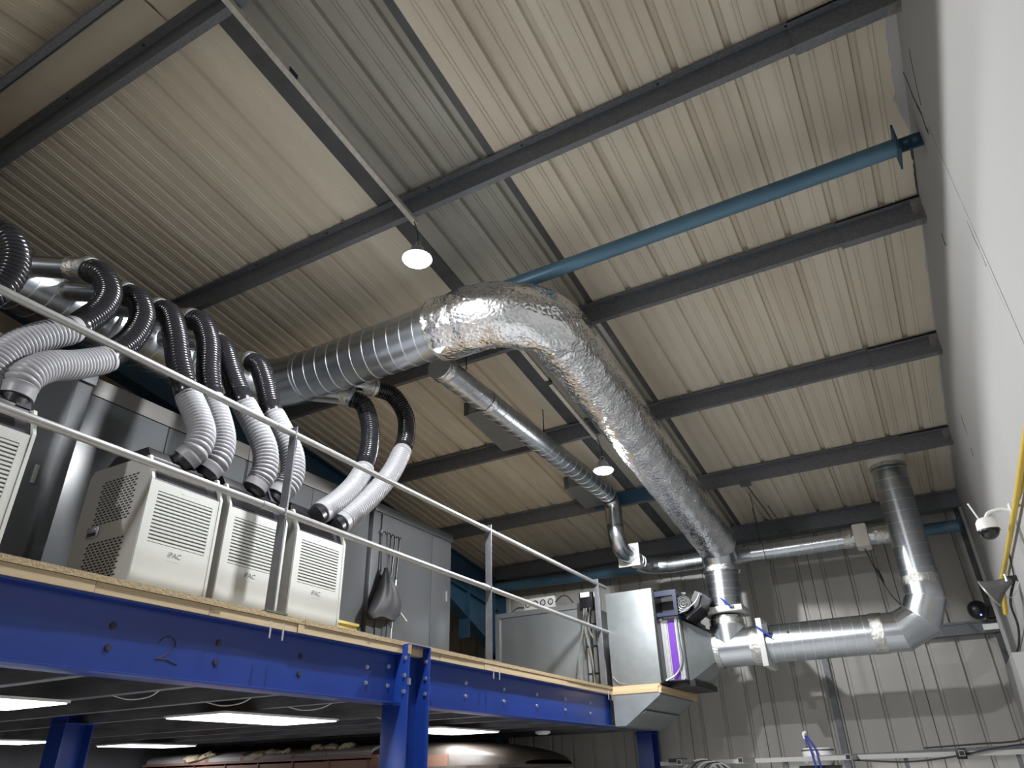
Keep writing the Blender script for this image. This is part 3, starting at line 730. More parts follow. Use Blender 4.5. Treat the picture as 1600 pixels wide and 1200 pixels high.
# front saddle skin so that the branch shows its pointed joint on the near side
mb = MB(); m_ = 24
for i in range(m_+1):
    th = math.pi+math.pi*i/m_; dx, dy = (RT+.003)*math.cos(th), (RT+.003)*math.sin(th)
    mb.v.append(Vector((xc+dx, YD+dy, ZT+abs(dx)))); mb.v.append(Vector((xc+dx, YD+dy, ZT+.24)))
for i in range(m_): mb.f.append((2*i,2*i+2,2*i+3,2*i+1))
mb.build('tee_saddle', DUCT2, ex, smooth=True)
tape(ex, (-2.12,YD,ZT), (1,0,0), RT+.002, .10); tape(ex, (-1.665,YD,ZT), (1,0,0), RT+.002, .11); tape(ex, (xc,YD,1.50), (0,0,1), .184, .07)
spiral_part('run_pipe', [(-1.56,YD,ZT),(-1.0,YD,ZT),(-.36,YD,ZT)], .200, ex, pitch=.105, amp=.003)
tape(ex, (-.42,YD,ZT), (1,0,0), .202, .12)
el = [(-.36,YD,ZT),(-.20,YD,ZT),(.01,YD,ZT+.10),(.105,YD,ZT+.31),(.108,YD,ZT+.44)]
MB().sweep(el, [.198,.198,.197,.190,.184], 40).build('gored_elbow', DUCT2, ex, smooth=True, angle=9)
for i_ in range(1, len(el)-1):
    p_, t1, t2 = Vector(el[i_]), (Vector(el[i_])-Vector(el[i_-1])).normalized(), (Vector(el[i_+1])-Vector(el[i_])).normalized()
    nb_ = (t1+t2).normalized(); u_ = Vector((0,1,0)); v_ = t1.cross(u_); ring = []
    for j in range(41):
        o_ = (u_*math.cos(math.tau*j/40)+v_*math.sin(math.tau*j/40))*([.198,.198,.197,.190,.184][i_]+.001)
        ring.append(p_+o_-t1*(o_.dot(nb_)/t1.dot(nb_)))
    MB().sweep(ring, .0045, 6).build('gore_seam', SEAM, ex, smooth=True)
spiral_part('riser_pipe', [(.108,YD,1.64),(.112,YD,2.3),(.118,YD,3.12)], .178, ex, pitch=.125, amp=.004)
tape(ex, (.108,YD,1.70), (0,0,1), .182, .09)
MB().sweep([(.118,YD,3.00),(.118,YD,3.03),(.118,YD,3.09)], [.186,.20,.215], 40).build('roof_seal', FOAM, ex, smooth=True)
tape(ex, (.118,YD,2.98), (0,0,1), .181, .05)
MB().cyl((-1.30,YD-.19,ZT+.085),(-1.30,YD-.21,ZT+.09),.012,8).build('test_plug', BOLTD, ex)
# dampers
def damper(label, c, axis):
    t = thing('blast_gate_damper', label, 'damper', c, 'slide dampers on the exhaust duct'); c = Vector(c)
    if axis == 'x':
        MB().obox(c, (.03,0,0), (0,.25,0), (0,0,.25)).build('frame', ACW, t, bevel=.002)
        MB().sweep([c+Vector((.07,-.26,.11)), c+Vector((-.03,-.275,.16)), c+Vector((.12,-.275,.03))][1:], .010, 8).build('handle', HANDLE_B, t)
        MB().obox(c+Vector((.06,-.24,.13)), (.03,0,0),(0,.02,0),(0,0,.05)).build('bracket', PLASTIC_B, t)
    else:
        MB().obox(c, (.24,0,0), (0,.24,0), (0,0,.032)).build('frame', ACW, t, bevel=.002)
        MB().sweep([c+Vector((.02,-.262,.12)), c+Vector((.13,-.262,-.0))], .010, 8).build('handle', HANDLE_B, t)
        MB().obox(c+Vector((.13,-.255,.01)), (.022,0,0),(0,.012,0),(0,0,.012)).build('bracket', PLASTIC_B, t)
damper('white slide damper with a blue handle on the upright duct', (-1.965,YD,1.615), 'z')
damper('white slide damper with a blue handle on the horizontal duct', (-1.575,YD,ZT), 'x')

# small spiral duct
XS, ZS = -2.98, 3.02
sd = thing('small_spiral_duct', 'slim silver spiral duct with a capped end below the purlins', 'duct', (XS,6,2.3))
spiral_part('long_pipe', [(XS,4.24,ZS),(XS,6,ZS),(XS,7.86,ZS)], .110, sd, pitch=.14, n=28, amp=.004)
MB().cyl((XS,4.20,ZS),(XS,4.25,ZS),.114,28).build('end_cap', SEAM, sd, smooth=True)
tape(sd, (XS,4.26,ZS), (0,1,0), .113, .06); tape(sd, (XS,4.95,ZS), (0,1,0), .111, .06)
MB().sweep([(XS,7.86,ZS)]+arc((XS,7.86,ZS-.16),(0,0,1),(0,1,0),.16,0,math.pi/2,3)+[(XS,8.02,ZS-.40)], .102, 28).build('top_elbow', DUCT2, sd, smooth=True, angle=20)
MB().cyl((XS,8.02,2.66),(XS,8.02,2.86),.105,28).build('coupler', DUCT2, sd, smooth=True)
MB().sweep([(XS,8.02,2.70)]+arc((XS,8.26,2.62),(0,-1,0),(0,0,-1),.24,0,math.pi/2,6)+[(XS,8.36,2.38)], .102, 28).build('bottom_elbow', DUCT2, sd, smooth=True, angle=20)
MB().box(XS-.14,XS+.14,8.40,8.42,2.24,2.52).build('flange_plate', ACW, sd, bevel=.001)
MB().cyl((XS,8.36,2.38),(XS,8.42,2.38),.108,28).build('collar', DUCT2, sd, smooth=True)
spiral_part('short_pipe', [(XS,8.42,2.38),(XS,8.6,2.375),(XS,8.80,2.37)], .098, sd, pitch=.09, n=28)
MB().sweep([(XS,8.80,2.37)]+arc((XS+.26,8.80,2.36),(-1,0,0),(0,1,0),.26,0,math.pi/2,4)+[(XS+.32,9.06,2.35)], .101, 28).build('side_elbow', DUCT2, sd, smooth=True, angle=20)
spiral_part('cross_pipe', [(XS+.3,9.06,2.35),(-1.5,9.06,2.335),(-.02,9.06,2.33)], .098, sd, pitch=.14, n=28)
tape(sd, (-.50,9.06,2.332), (1,0,0), .101, .10); tape(sd, (-.14,9.06,2.33), (1,0,0), .101, .16)
MB().box(-.43,-.27,8.93,9.19,2.20,2.47).build('fan_box', FOAM, sd, bevel=.03)
def air_box(x0, x1, y0, y1, label):
    t = thing('grey_air_box', label, 'metal box', ((x0+x1)/2,(y0+y1)/2,rz(y1)-.16), 'grey boxes under the roof liner')
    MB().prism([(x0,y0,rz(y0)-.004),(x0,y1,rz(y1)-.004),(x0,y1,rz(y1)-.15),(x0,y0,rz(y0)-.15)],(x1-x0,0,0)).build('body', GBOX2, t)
    MB().box(x0-.006,x0+.05,y0-.008,y0,rz(y0)-.16,rz(y0)-.006).build('end_plate', POST, t)
air_box(-3.69,-3.38,5.70,6.52,'grey sheet-metal box under the roof behind the capped end of the slim duct')
air_box(-3.43,-3.10,7.60,8.20,'grey sheet-metal box under the roof near the lower lamp')
for y in (4.62, 6.15):
    tag(MB().cyl((XS,y,ZS+.09),(XS,y,rz(y)-.01),.006,6).build('hanger_rod', WIRE), 'thin rod holding the slim duct near its capped end' if y < 5 else 'thin rod holding the middle of the slim duct', 'rod', 'duct hanger rods')

# ------------------------------------------------------------------ cabinets on the mezzanine
def cabinet(y0, y1, xf, zt, label, doors, rim=.13, depth=.6, rimm=CABT, handle=True):
    t = thing('grey_cabinet', label, 'cabinet', (xf-depth/2,(y0+y1)/2,ZD), 'grey steel cabinets')
    MB().box(xf-depth,xf-.02,y0,y1,ZD,zt).build('body', CAB, t, bevel=.003)
    MB().box(xf-.02,xf+.004,y0-.006,y1+.006,zt-rim,zt+.004).build('top_rim', rimm, t, bevel=.002)
    n = len(doors)-1
    for i in range(n):
        d = MB().box(xf-.02,xf,doors[i]+.004,doors[i+1]-.004,ZD+.05,zt-rim-.006).build('door', CAB, t, bevel=.003)
        if handle:
            h = MB().box(xf,xf+.010,doors[i+1]-.10,doors[i+1]-.075,(ZD+zt)/2-.02,(ZD+zt)/2+.10).build('handle', RAIL, d, bevel=.003)
    MB().box(xf-.03,xf-.005,y0,y1,ZD,ZD+.046).build('plinth', PLASTIC_B, t)
    return t
cabinet(.75, 2.33, -4.52, 2.47, 'tall grey steel cabinet between the leftmost two machines', [.75,1.45,2.22], rim=.07, rimm=CAB, depth=.5)
cabinet(2.36, 3.96, -4.86, 2.64, 'grey steel cabinet behind the machine with the chrome latch', [2.36,3.16,3.96], handle=False)
cabinet(3.98, 5.66, -4.86, 2.64, 'grey steel cabinet seen through the gap beside the railing post', [3.98,4.80,5.66], handle=False)
cw = cabinet(5.68, 7.17, -4.80, 2.62, 'wide grey steel wardrobe with a dark bag hanging on its front', [5.80,6.74,7.12], rim=.09, rimm=CAB, depth=.5, handle=False)
MB().box(-4.80,-4.785,7.03,7.06,1.80,1.92).build('handle', RAIL, cw, bevel=.004)
# hooks, bag, rods on the wardrobe
hk = thing('hook_rail', 'small row of dark coat hooks at the top of the grey wardrobe', 'hooks', (-4.79,5.93,2.30))
MB().box(-4.80,-4.792,5.78,6.09,2.30,2.335).build('plate', POST, hk)
for y in (5.82,5.90,5.97,6.05):
    MB().sweep(catmull([(-4.795,y,2.32),(-4.765,y,2.315),(-4.755,y,2.29),(-4.74,y,2.285),(-4.73,y,2.31)],4), .007, 6).build('hook', PLASTIC_B, hk)
bag = thing('drawstring_bag', 'dark grey drawstring bag hanging from the wardrobe hooks', 'bag', (-4.72,5.88,1.40))
from mathutils import noise as NZ
mb = MB(); n = 40; lev = 20
def lerp_tab(tab, t_):
    for (a, va), (b, vb) in zip(tab[:-1], tab[1:]):
        if t_ <= b: return va+(vb-va)*(t_-a)/(b-a)
    return tab[-1][1]
for i in range(lev+1):
    t_ = i/lev
    yl = lerp_tab(((0,5.812),(.42,5.738),(.93,5.585),(1,5.62)), t_); yr = lerp_tab(((0,5.828),(.35,5.95),(.7,6.085),(.9,6.07),(1,6.02)), t_)
    zl = 1.925-.53*t_; zr_ = 1.925-.50*t_; th_ = .010+.09*math.sin(min(1,t_*1.05)*math.pi*.80); th_ = max(.02, th_)
    for j in range(n):
        a = math.tau*j/n; fold = 1+.20*math.cos(a*9+2.2*t_)*(1-t_*.8)+.10*NZ.noise(Vector((math.cos(a)*3,math.sin(a)*3,t_*5)))
        u_ = .5+.5*math.cos(a); u_ = u_+.02*math.sin(a*5+t_*6)*(1-t_)
        mb.v.append(Vector((-4.725+th_*math.sin(a)*fold, yl+(yr-yl)*u_, zl+(zr_-zl)*u_+.012*math.sin(a*4)*t_)))
for i in range(lev):
    for j in range(n): mb.f.append((i*n+j,i*n+(j+1)%n,(i+1)*n+(j+1)%n,(i+1)*n+j))
mb.f.append(tuple(range(n))[::-1]); mb.f.append(tuple(lev*n+j for j in range(n)))
mb.build('sack', BAG, bag, smooth=True, angle=60)
for d in (-.012,.012): MB().sweep([(-4.72,5.845+d*.3,1.92),(-4.74,5.82+d,2.30)], .005, 6).build('drawstring', BAG, bag)
MB().cyl((-4.66,6.02,1.49),(-4.64,6.10,1.42),.012,10).build('metal_tube', RAIL, bag, smooth=True)
for i, (ya, yb, lab) in enumerate(((6.05,6.01,'black telescopic stick hanging at the right of the bag'),(5.97,5.93,'thin dark stick with a green end hanging behind the bag'))):
    st = thing('stick', lab, 'stick', (-4.76,yb,ZD+.12), 'sticks hanging on the wardrobe')
    MB().cyl((-4.745,ya,2.29),(-4.745,yb,1.75),.010,10).build('upper_tube', PLASTIC_B, st, smooth=True)
    MB().cyl((-4.745,yb,1.75),(-4.745,yb-.02,1.20),.008,10).build('lower_tube', RAIL if i == 0 else PLASTIC_B, st, smooth=True)
    MB().cyl((-4.745,yb-.02,1.20),(-4.745,yb-.022,ZD+.13),.010,10).build('tip', GREEN, st, smooth=True)
    MB().cyl((-4.745,yb+.006,1.84),(-4.745,yb,1.75),.015,10).build('clamp', RAIL, st, smooth=True)
tag(MB().box(-4.25,-3.90,3.95,4.49,ZD+.001,1.055).box(-4.265,-3.885,3.94,4.50,1.055,1.075).build('yellow_tub', YBOX), 'pale yellow tub on the deck right of the last machine', 'tub')

# ------------------------------------------------------------------ galvanised units at the end of the deck
fb_ = thing('galvanised_panel_unit', 'wide grey galvanised panel box behind the far railing', 'air handling unit', (-4.2,8.6,ZD))
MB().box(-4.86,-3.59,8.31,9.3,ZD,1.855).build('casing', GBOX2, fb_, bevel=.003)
for a in ((-4.86,-4.80,ZD,1.855),(-3.65,-3.59,ZD,1.855),(-4.80,-3.65,1.795,1.855)):
    MB().box(a[0],a[1],8.292,8.312,a[2],a[3]).build('angle_frame', GBOX2, fb_)
for z in (1.0,1.25,1.5,1.75):
    for x in (-4.83,-3.62): MB().cyl((x,8.288,z),(x,8.293,z),.009,8).build('rivet', BOLT, fb_)
for x in (-4.6,-4.2,-3.9): MB().cyl((x,8.288,1.825),(x,8.293,1.825),.009,8).build('rivet', BOLT, fb_)
so = thing('socket_strip', 'white strip of four round outlets on top of the galvanised panel box', 'sockets', (-4.2,8.34,1.86))
MB().box(-4.44,-4.0,8.32,8.37,1.858,2.0).build('strip', ACW, so, bevel=.004)
for k in range(4):
    x = -4.385+.11*k; MB().sweep(arc((x,8.317,1.93),(1,0,0),(0,0,1),.034,0,math.tau,20), .006, 5).build('socket_ring', PLASTIC_B, so)
    MB().cyl((x,8.314,1.93),(x,8.32,1.93),.020,14).build('socket_insert', WALLTRIM, so)
wire('black_cable', [(-4.45,8.34,1.90),(-4.55,8.34,1.91),(-4.62,8.34,1.87)], .008, WIRE, 'short black cable left of the outlet strip')
wire('black_cable', [(-4.0,8.34,1.92),(-3.9,8.33,1.98),(-3.82,8.33,1.97),(-3.75,8.34,1.88)], .008, WIRE, 'black cable arching right of the outlet strip')
# strut with controller
cs = thing('controller_post', 'galvanised strut with a black controller between the galvanised boxes', 'controller', (-3.45,8.2,ZD))
MB().box(-3.52,-3.48,8.15,8.19,ZD,1.72).box(-3.44,-3.40,8.15,8.19,ZD,1.72).build('strut', RAIL, cs)
MB().box(-3.56,-3.39,8.10,8.2,1.72,1.93).build('controller', PLASTIC_B, cs, bevel=.006)
MB().box(-3.54,-3.42,8.085,8.11,1.87,1.93).build('white_plug', WHITEP, cs, bevel=.01)
MB().box(-3.37,-3.31,8.10,8.15,1.86,1.92).build('white_plug', WHITEP, cs, bevel=.01)
for k,(xa,xb) in enumerate(((-3.50,-3.60),(-3.47,-3.44),(-3.42,-3.30))):
    MB().sweep(resample(catmull([(xa,8.09,1.74),(xa-.03,8.08,1.5),(xb,8.08,1.2),(xb+.02,8.08,ZD+.01)],8),.04), .010, 6).build('grey_cable', RAIL, cs, smooth=True)
for z in (1.0,1.3,1.55):
    MB().box(-3.53,-3.39,8.14,8.15,z,z+.02).build('cross_clip', BOLTD, cs)
bx = thing('filter_box_unit', 'tall bright galvanised box with a purple filter strip at the deck end', 'air handling unit', (-2.88,8.5,ZD))
MB().box(-3.16,-2.60,7.95,9.2,ZD+.01,1.84).build('casing', GBOX, bx, bevel=.003)
MB().box(-2.60,-2.575,7.965,9.2,ZD+.01,1.83).build('black_side', PLASTIC_B, bx)
flt = MB().box(-2.575,-2.36,8.10,9.15,ZD+.04,1.50).build('filter_frame', ALU, bx)
for x0, x1, m in ((-2.572,-2.545,ALU),(-2.538,-2.510,RAIL),(-2.495,-2.42,PURPLE),(-2.410,-2.395,ALU),(-2.388,-2.362,RAIL)):
    MB().box(x0,x1,8.085,8.10,ZD+.045,1.495).build('purple_strip' if m is PURPLE else 'frame_bar', m, flt)
for x, z in ((-2.56,1.50),(-2.38,1.50),(-2.56,ZD+.05),(-2.38,ZD+.05)): MB().cyl((x,8.06,z),(x,8.10,z),.016,10).build('corner_clamp', BOLT, flt)
# square to round transition
mb = MB(); n = 48; sq = []; cr = []
for j in range(n):
    a = math.tau*j/n; cx, sx = math.cos(a), math.sin(a); mxx = max(abs(cx),abs(sx))
    sq.append(Vector((-2.355, YD+.0+.44*cx/mxx*1.02-.06, 1.17+.325*sx/mxx))); cr.append(Vector((-2.13, YD+RT*cx, ZT+RT*sx)))
mb.v = sq+cr; mb.f = [(j,(j+1)%n,n+(j+1)%n,n+j) for j in range(n)]
mb.build('square_to_round', GBOX, bx, smooth=True, angle=18)
fr_ = MB().box(-2.575,-2.33,7.99,8.05,1.74,1.80).box(-2.575,-2.33,7.99,8.05,1.52,1.56).box(-2.37,-2.33,7.99,8.05,1.56,1.74).box(-2.37,-2.33,8.05,9.1,1.74,1.80).box(-2.37,-2.33,8.05,9.1,1.52,1.56).build('navy_fan_frame', NAVY, bx)
MB().box(-2.575,-2.38,8.22,9.1,1.53,1.79).build('dark_recess', PLASTIC_B, bx)
MB().sweep([(-2.575,8.2,1.795),(-2.30,8.3,1.80)], .018, 8).build('pipe_stub', RAIL, fr_)
fm = MB().cyl((-2.27,8.05,1.64),(-2.27,8.42,1.64),.085,20).build('fan_motor', PLASTIC_B, bx, smooth=True)
for r in (.035,.062,.085): MB().sweep(arc((-2.27,8.04,1.64),(1,0,0),(0,0,1),r,0,math.tau,20), .003, 5).build('guard_ring', RAIL, fm)
for k in range(6):
    a = math.tau*k/6; MB().cyl((-2.27,8.04,1.64),(-2.27+.085*math.cos(a),8.04,1.64+.085*math.sin(a)),.003,5).build('guard_spoke', RAIL, fm)
MB().prism([(-2.28,8.12,1.48),(-2.10,8.12,1.60),(-2.06,8.12,1.74),(-2.14,8.12,1.78),(-2.22,8.12,1.66)],(0,.4,0)).build('motor_bracket', PLASTIC_B, bx)
MB().sweep(resample(catmull([(-2.08,8.08,1.74),(-2.14,8.05,1.64),(-2.28,8.05,1.56),(-2.37,8.06,1.52),(-2.38,8.06,1.3),(-2.375,8.06,1.05),(-2.45,8.05,.92),(-2.56,8.0,ZD+.03)],8),.04), .010, 8).build('grey_cable', GBOX2, bx, smooth=True)
MB().sweep(resample(catmull([(-3.14,7.93,.93),(-3.08,7.93,.87),(-2.98,7.93,ZD+.02)],8),.03), .006, 6).build('floor_cable', RAIL, bx, smooth=True)
MB().box(-2.57,-2.30,8.2,9.1,ZD-.02,ZD+.04).build('black_tray', PLASTIC_B, bx)
# platform under the box
pf = thing('timber_platform', 'new pine edged platform with a galvanised scoop below the filter box', 'platform', (-2.9,8.5,.43))
MB().box(-3.145,-2.625,7.885,7.91,.745,.80).build('front_board', PINE, pf, bevel=.002)
MB().box(-3.145,-2.59,7.91,9.25,.775,.805).build('plywood_top', PINE, pf)
MB().box(-3.145,-2.60,7.89,7.945,.800,.828).build('plywood_edge', PINE, pf)
MB().box(-2.625,-2.595,7.90,9.25,.735,.80).build('side_board', PINE, pf)
MB().prism([(-3.145,7.895,.745),(-2.61,7.895,.745),(-2.61,7.895,.715),(-3.02,7.895,.435),(-3.145,7.895,.435)],(0,.012,0)).build('scoop_front', GBOX, pf)
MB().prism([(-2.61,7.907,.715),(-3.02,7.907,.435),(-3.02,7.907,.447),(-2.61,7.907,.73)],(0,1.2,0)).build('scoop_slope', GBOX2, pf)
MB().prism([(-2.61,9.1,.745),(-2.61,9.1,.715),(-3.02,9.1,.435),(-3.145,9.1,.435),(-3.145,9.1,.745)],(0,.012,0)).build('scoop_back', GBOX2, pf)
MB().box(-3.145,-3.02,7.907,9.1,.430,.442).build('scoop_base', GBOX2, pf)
MB().prism([(-2.80,7.92,.575),(-2.83,7.92,.555),(-2.83,7.92,.545),(-2.79,7.92,.572)],(0,1.15,0)).build('scoop_fold', GBOX, pf)

# ------------------------------------------------------------------ light panels and carriage under the mezzanine
def light_panel(x0, x1, y0, y1, label, z=.40, power=True):
    t = thing('light_panel', label, 'light', ((x0+x1)/2,(y0+y1)/2,z), 'bright light panels under the mezzanine')
    MB().box(x0,x1,y0,y1,z,z+.014).build('tray', WHITEP, t)
    MB().box(x0+.012,x1-.012,y0+.012,y1-.012,z-.006,z).build('diffuser', PANELE, t)
    L = bpy.data.lights.new('panel_light','AREA'); L.shape = 'RECTANGLE'; L.size = x1-x0-.05; L.size_y = y1-y0-.05; L.energy = PANEL_POWER; L.color = (.93,.96,1)
    o = bpy.data.objects.new('panel_light', L); COL.objects.link(o); o.parent = t; o.location = (0,0,-.02)
light_panel(-4.75,-4.15,1.30,2.50,'white light panel under the deck at the left edge, lower left')
light_panel(-4.72,-4.12,3.52,4.62,'white light panel under the deck left of the bright blue column')
light_panel(-4.72,-4.12,6.0,7.1,'white light panel under the deck right of the bright blue column')
light_panel(-8.5,-7.9,3.5,4.7,'distant white light panel deep under the deck, upper of two')
light_panel(-8.6,-8.0,5.6,6.5,'distant white light panel deep under the deck, lower of two')
for k,(a,b_,c_) in enumerate(((-4.05,2.655,0),(-4.0,3.247,0),(-3.9,3.84,0),(-4.1,5.02,0))):
    wire('white_cable', [(a,b_,.445),(a+.13,b_+.03,.415),(a+.27,b_+.05,.422),(a+.42,b_,.445)], .0035, WIREW,
         ['white cable drooping beside the left light panel','white cable loop under the deck below the number 2','thin white cable under the deck near the middle light panel','white cable hanging right of the middle light panel'][k], cat='cable', group='white cables under the deck')
cr_ = thing('old_carriage', 'rusty old railway carriage body stored under the mezzanine', 'carriage', (-6.4,7.8,ZF))
CY = 6.8
MB().box(-9.3,-4.6,CY,8.8,-1.2,.205).build('red_side', RUST, cr_)
for k in range(8):
    x = -8.9+.55*k; MB().box(x,x+.018,CY-.014,CY,-1.2,.195).build('side_batten', BROWN, cr_)
MB().box(-9.3,-5.45,CY-.04,CY+.03,.202,.228).build('gutter', RUST, cr_)
def roofarc(x0, x1, r0, m, name, zt=.212, hw=1.0, hh=.145, n=24):
    P = []
    for i in range(n+1):
        a = math.pi*i/n; P.append((7.8-hw*math.cos(a), zt+hh*max(0,math.sin(a))**.45))
    return MB().prism([(x0,y,z+r0) for y,z in P]+[(x0,y,z+r0-.03) for y,z in P[::-1]], (x1-x0,0,0)).build(name, m, cr_, smooth=True)
xs = [-9.3,-8.15,-7.54,-6.71,-6.2]
for i in range(4): roofarc(xs[i]+.01, xs[i+1]-.01, 0, ROOFG, 'roof_panel')
for x in xs[1:-1]: roofarc(x-.03, x+.03, .012, RUST, 'roof_hoop')
roofarc(-6.2,-5.56,.004,ROOFG,'roof_end_panel')
mb = MB(); n = 24; L_ = 14
for i in range(L_+1):
    t_ = i/L_; s_ = math.sqrt(max(0,1-(t_*.985)**3)); x = -5.6+1.70*t_
    for j in range(n+1):
        a = math.pi*j/n; mb.v.append(Vector((x, 7.8-1.0*math.cos(a)*(.45+.55*s_), .085+(.275)*max(.03,s_)*max(0,math.sin(a))**.35)))
for i in range(L_):
    for j in range(n): mb.f.append((i*(n+1)+j,i*(n+1)+j+1,(i+1)*(n+1)+j+1,(i+1)*(n+1)+j))
mb.build('roof_dome_end', BROWN, cr_, smooth=True)
P = [(-4.6,CY),(-4.37,CY+.03),(-4.09,CY+.2),(-3.92,CY+.55),(-3.92,8.4),(-4.15,8.8),(-4.6,8.8)]
MB().prism([(x,y,-1.2) for x,y in P], (0,0,1.265)).build('cream_end', CREAM, cr_)
MB().box(-5.5,-4.6,CY-.006,CY+.01,-1.2,.065).build('cream_panel', CREAM, cr_)
MB().prism([(-5.56,CY-.04,.07)]+[(x+.03,y-.035,.07) for x,y in P[:5]]+[(-5.56,8.4,.07)], (0,0,.03)).build('end_gutter', BROWN, cr_)
MB().box(-9.2,-4.3,7.0,8.6,ZF,-1.2).build('underframe', BROWN, cr_)
random.seed(11)
for x, y, z, s_ in ((-7.3,6.84,.28,.09),(-7.12,6.88,.31,.08),(-6.9,6.84,.30,.07),(-6.4,6.88,.335,.08),(-6.2,6.86,.33,.07),(-5.98,6.88,.335,.07),(-8.4,6.80,.27,.11),(-8.15,6.82,.30,.08)):
    mb = MB(); mb.sphere((x,y,z), s_, 14, 10, (1.5,.7,.42))
    for v in mb.v: v += Vector((1,.5,1))*.045*NZ.noise(v*16)
    mb.build('insulation_tuft', WOOL, cr_, smooth=True, angle=80)

# ------------------------------------------------------------------ things on the right wall and lower right
dm = thing('dome_camera', 'white dome security camera with a dark lens bowl on the right wall', 'camera', (.60,6.1,1.40))
MB().sweep([(.60,6.1,1.575),(.60,6.1,1.57),(.60,6.1,1.545),(.60,6.1,1.48)], [.02,.05,.068,.072], 28).build('housing', WHITEP, dm, smooth=True)
MB().sphere((.60,6.1,1.478), .066, 28, 8, (1,1,.95), -1, 0).build('lens_bowl', GLASSB, dm, smooth=True)
MB().cyl((.60,6.1,1.486),(.60,6.1,1.474),.0735,28).build('ring', PLASTIC_B, dm, smooth=True)
MB().sweep(catmull([(XR-.01,6.1,1.60),(.72,6.1,1.62),(.64,6.1,1.61),(.605,6.1,1.57)],6), .013, 10).build('arm', WHITEP, dm, smooth=True)
MB().cyl((.56,6.08,1.575),(.525,6.06,1.69),.006,8).build('antenna', WHITEP, dm, smooth=True)
MB().box(XR-.012,XR-.001,6.06,6.14,1.55,1.65).build('wall_plate', WHITEP, dm, bevel=.003)
yp = thing('yellow_pipe', 'yellow pipe clipped along the white wall past the dome camera', 'pipe', (.74,6,1.3))
MB().sweep(resample(catmull([(.745,2.6,1.56),(.745,4.37,1.53),(.745,5.6,1.495),(.745,7.6,1.465)],8),.1), .018, 14).build('pipe', YELLOW, yp, smooth=True)
MB().sweep([(.745,7.6,1.465),(.73,7.8,1.44),(.70,8.1,1.20)], .020, 14).build('bend', YELLOW, yp, smooth=True)
MB().sweep([(.745,5.62,1.495),(.775,5.61,1.50)], .012, 8).build('clip', YELLOW, yp)
wire('yellow_branch', [(.745,5.62,1.49),(.765,5.3,1.50),(.775,4.9,1.52)], .008, YELLOW, '', yp)
hn = thing('horn_fitting', 'grey flared horn-shaped fitting on a bracket under the yellow pipe', 'horn speaker', (.62,7.15,1.2))
P = [Vector((.735,7.15,1.32))+Vector((-.9,.25,-.42))*k for k in (0,.05,.10,.15,.19)]
MB().sweep(P, [.028,.040,.058,.085,.115], 24).build('flare', HORN, hn, smooth=True)
MB().sweep([P[-1], P[-1]+Vector((-.011,.003,-.005))], .118, 24).build('front_rim', RAIL, hn, smooth=True)
MB().box(.70,XR,7.13,7.17,1.305,1.345).build('bracket', PLASTIC_B, hn)
MB().cyl((.70,7.12,1.36),(.70,7.12,1.30),.012,8).build('bracket_bolt', BOLT, hn)
wire('black_cable', [(.775,7.0,1.55),(.77,7.1,1.42),(.77,7.2,1.36)], .006, WIRE, 'short black cable above the horn bracket')
wire('black_cable', [(.76,7.15,1.32),(.70,7.4,1.18),(.74,7.9,1.05),(.765,8.8,.98),(.72,9.5,.92)], .010, WIRE, 'black cable drooping from the horn bracket down the wall corner')
wire('thin_grey_cable', [(.62,7.18,1.28),(.68,7.3,1.20),(.74,7.2,1.22),(.775,7.1,1.28)], .004, WIREW, 'thin loop of cable beside the horn fitting')
bc = thing('black_ball_camera', 'small black ball camera with a blue light on the back wall rail', 'camera', (.60,9.85,1.42))
MB().sphere((.60,9.86,1.53), .105, 20, 12).build('ball', PLASTIC_B, bc, smooth=True)
MB().box(.66,.76,9.86,9.98,1.44,1.56).build('bracket', PLASTIC_B, bc)
MB().sphere((.61,9.765,1.46), .010, 10, 6).build('blue_light', BLUELED, bc, smooth=True)
tag(MB().box(.60,.76,9.94,9.985,1.32,1.385).build('white_box', WHITEP, bevel=.004), 'small white box on the back wall rail under the ball camera', 'box')
# shelf frame with cables at the bottom right
sf = thing('steel_shelf_rail', 'long pale steel rail with stub tubes along the bottom right', 'rail', (-1.3,9.2,0))
MB().obox((-1.2,9.2,.085),(1.93,0,.004),(0,.02,0),(0,0,.022)).build('long_rail', ACS, sf)
for x in (-2.72,-2.05,-.98,.02):
    MB().box(x-.026,x+.026,8.62,9.2,.062,.112).build('stub_tube', RAIL, sf)
    MB().box(x-.020,x+.020,8.617,8.63,.068,.106).build('tube_mouth', ACS2, sf)
MB().obox((-.35,9.26,.115),(1.05,0,.02),(0,.02,0),(0,0,.018)).build('second_rail', POST, sf)
for x in (-2.9,-1.7,-.5,.5): MB().box(x-.02,x+.02,9.22,9.26,ZF,.07).build('leg', POST, sf)
tag(MB().box(-3.0,-2.8,9.1,9.2,.09,.13).build('black_clamp', PLASTIC_B, bevel=.004), 'black clamp at the left end of the bottom right rail', 'clamp')
pj = thing('clear_canister', 'round clear and silver canister with blue hoses on the bottom right rail', 'canister', (-1.37,9.35,.0))
MB().sweep([(-1.37,9.4,.02),(-1.37,9.4,.06),(-1.37,9.4,.165),(-1.37,9.4,.19)], [.15,.165,.165,.15], 28).build('drum', WHITEP, pj, smooth=True)
for z in (.08,.17): MB().sweep(arc((-1.37,9.4,z),(1,0,0),(0,1,0),.168,0,math.tau,28), .007, 6).build('drum_band', POST, pj)
MB().box(-1.58,-1.16,9.3,9.5,-.2,.02).build('base', PLASTIC_B, pj)
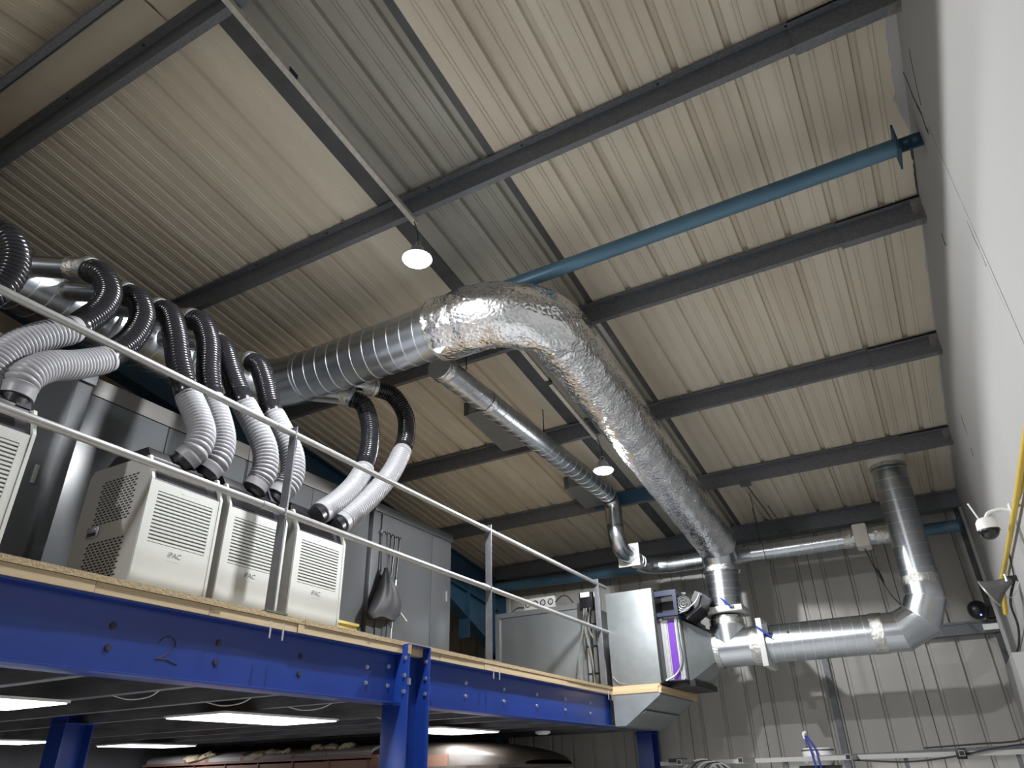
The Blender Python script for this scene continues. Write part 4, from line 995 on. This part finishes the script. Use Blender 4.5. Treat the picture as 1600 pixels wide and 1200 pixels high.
for d in (0,.05): MB().sweep(resample(catmull([(-1.37+d,9.18,-.15),(-1.39+d,9.17,.05),(-1.41+d,9.2,.18),(-1.45+d*.4,9.24,.31)],8),.03), .011, 8).build('blue_hose', WIREBL, pj, smooth=True)
MB().sweep(catmull([(-1.45,9.24,.28),(-1.46,9.25,.33),(-1.44,9.27,.35)],4), .016, 8).build('white_elbow', WHITEP, pj, smooth=True)
for k in range(5):
    wire('cable', [(-2.85+.06*k,9.12,.02-.04*k),(-2.7+.05*k,9.1,.10-.015*k),(-2.5+.04*k,9.1,.09-.01*k),(-2.40+.05*k,9.12,-.12)], .008, WIRE if k%2 else WIREW, ['white','black','white','black','white'][k]+' cable loop, number '+['one','two','three','four','five'][k]+' from the left, on the bottom right rail', group='cable loops on the bottom right rail')
wire('black_cable', [(-1.0,9.16,.06),(-.5,9.14,.03),(-.1,9.16,.06),(.35,9.16,.13),(.66,9.2,.16)], .008, WIRE, 'black cable sagging along the bottom right rail')
wire('black_cable', [(-.3,9.22,.15),(.2,9.22,.17),(.5,9.22,.18),(.65,9.2,.22),(.72,9.2,.20)], .008, WIRE, 'upper black cable tied near the right end of the bottom right rail')
tag(MB().box(-.03,.06,8.9,9.2,.04,.135).build('black_clamp', PLASTIC_B, bevel=.004), 'black clamp on the right part of the bottom right rail', 'clamp')
# hangers and wires near the back
hb = thing('hanger_bracket', 'dark steel hanger bar and bracket between the two lowest roof beams', 'bracket', (-1.3,8.9,2.6))
MB().sweep([(-1.40,8.31,2.97),(-1.36,9.0,2.87),(-1.32,9.75,2.74)], .012, 8).build('bar', POST, hb)
MB().sweep([(-1.30,9.0,2.88),(-1.24,9.75,2.72)], .008, 8).build('brace', POST, hb)
MB().box(-1.46,-1.34,8.25,8.33,2.94,3.0).build('bracket_plate', POST, hb); MB().box(-1.30,-1.20,9.70,9.80,2.70,2.76).build('bracket_plate', POST, hb)
wire('wire_hanger', [(-1.43,8.62,2.96),(-1.40,8.66,2.3),(-1.385,8.69,1.42)], .004, WIRE, 'thin wire holding up the horizontal silver duct', cat='wire')
wire('wire_hanger', [(-1.50,9.05,2.90),(-1.495,9.06,2.6),(-1.49,9.06,2.43)], .004, WIRE, 'thin wire holding the slim duct by the back wall', cat='wire')
lc = thing('hanging_lead', 'black lead with an inline switch hanging from the cream fan box', 'cable', (-.3,9.1,1.5))
MB().sweep(resample(catmull([(-.35,9.06,2.2),(-.31,9.06,2.0),(-.27,9.07,1.85),(-.22,9.08,1.68),(-.14,9.0,1.52),(-.10,8.95,1.45)],8),.04), .006, 6).build('lead', WIRE, lc, smooth=True)
MB().sweep([(-.30,9.06,1.97),(-.285,9.06,1.93),(-.265,9.065,1.86),(-.25,9.07,1.80)], [.006,.017,.017,.006], 10).build('inline_switch', PLASTIC_B, lc, smooth=True)
tag(MB().sweep([(-3.95,7.75,.42),(-3.95,7.75,.40),(-3.95,7.75,.385)], [.085,.085,.05], 20).build('ceiling_rose', WHITEP, smooth=True), 'small round white fitting under the far end of the deck', 'light fitting')
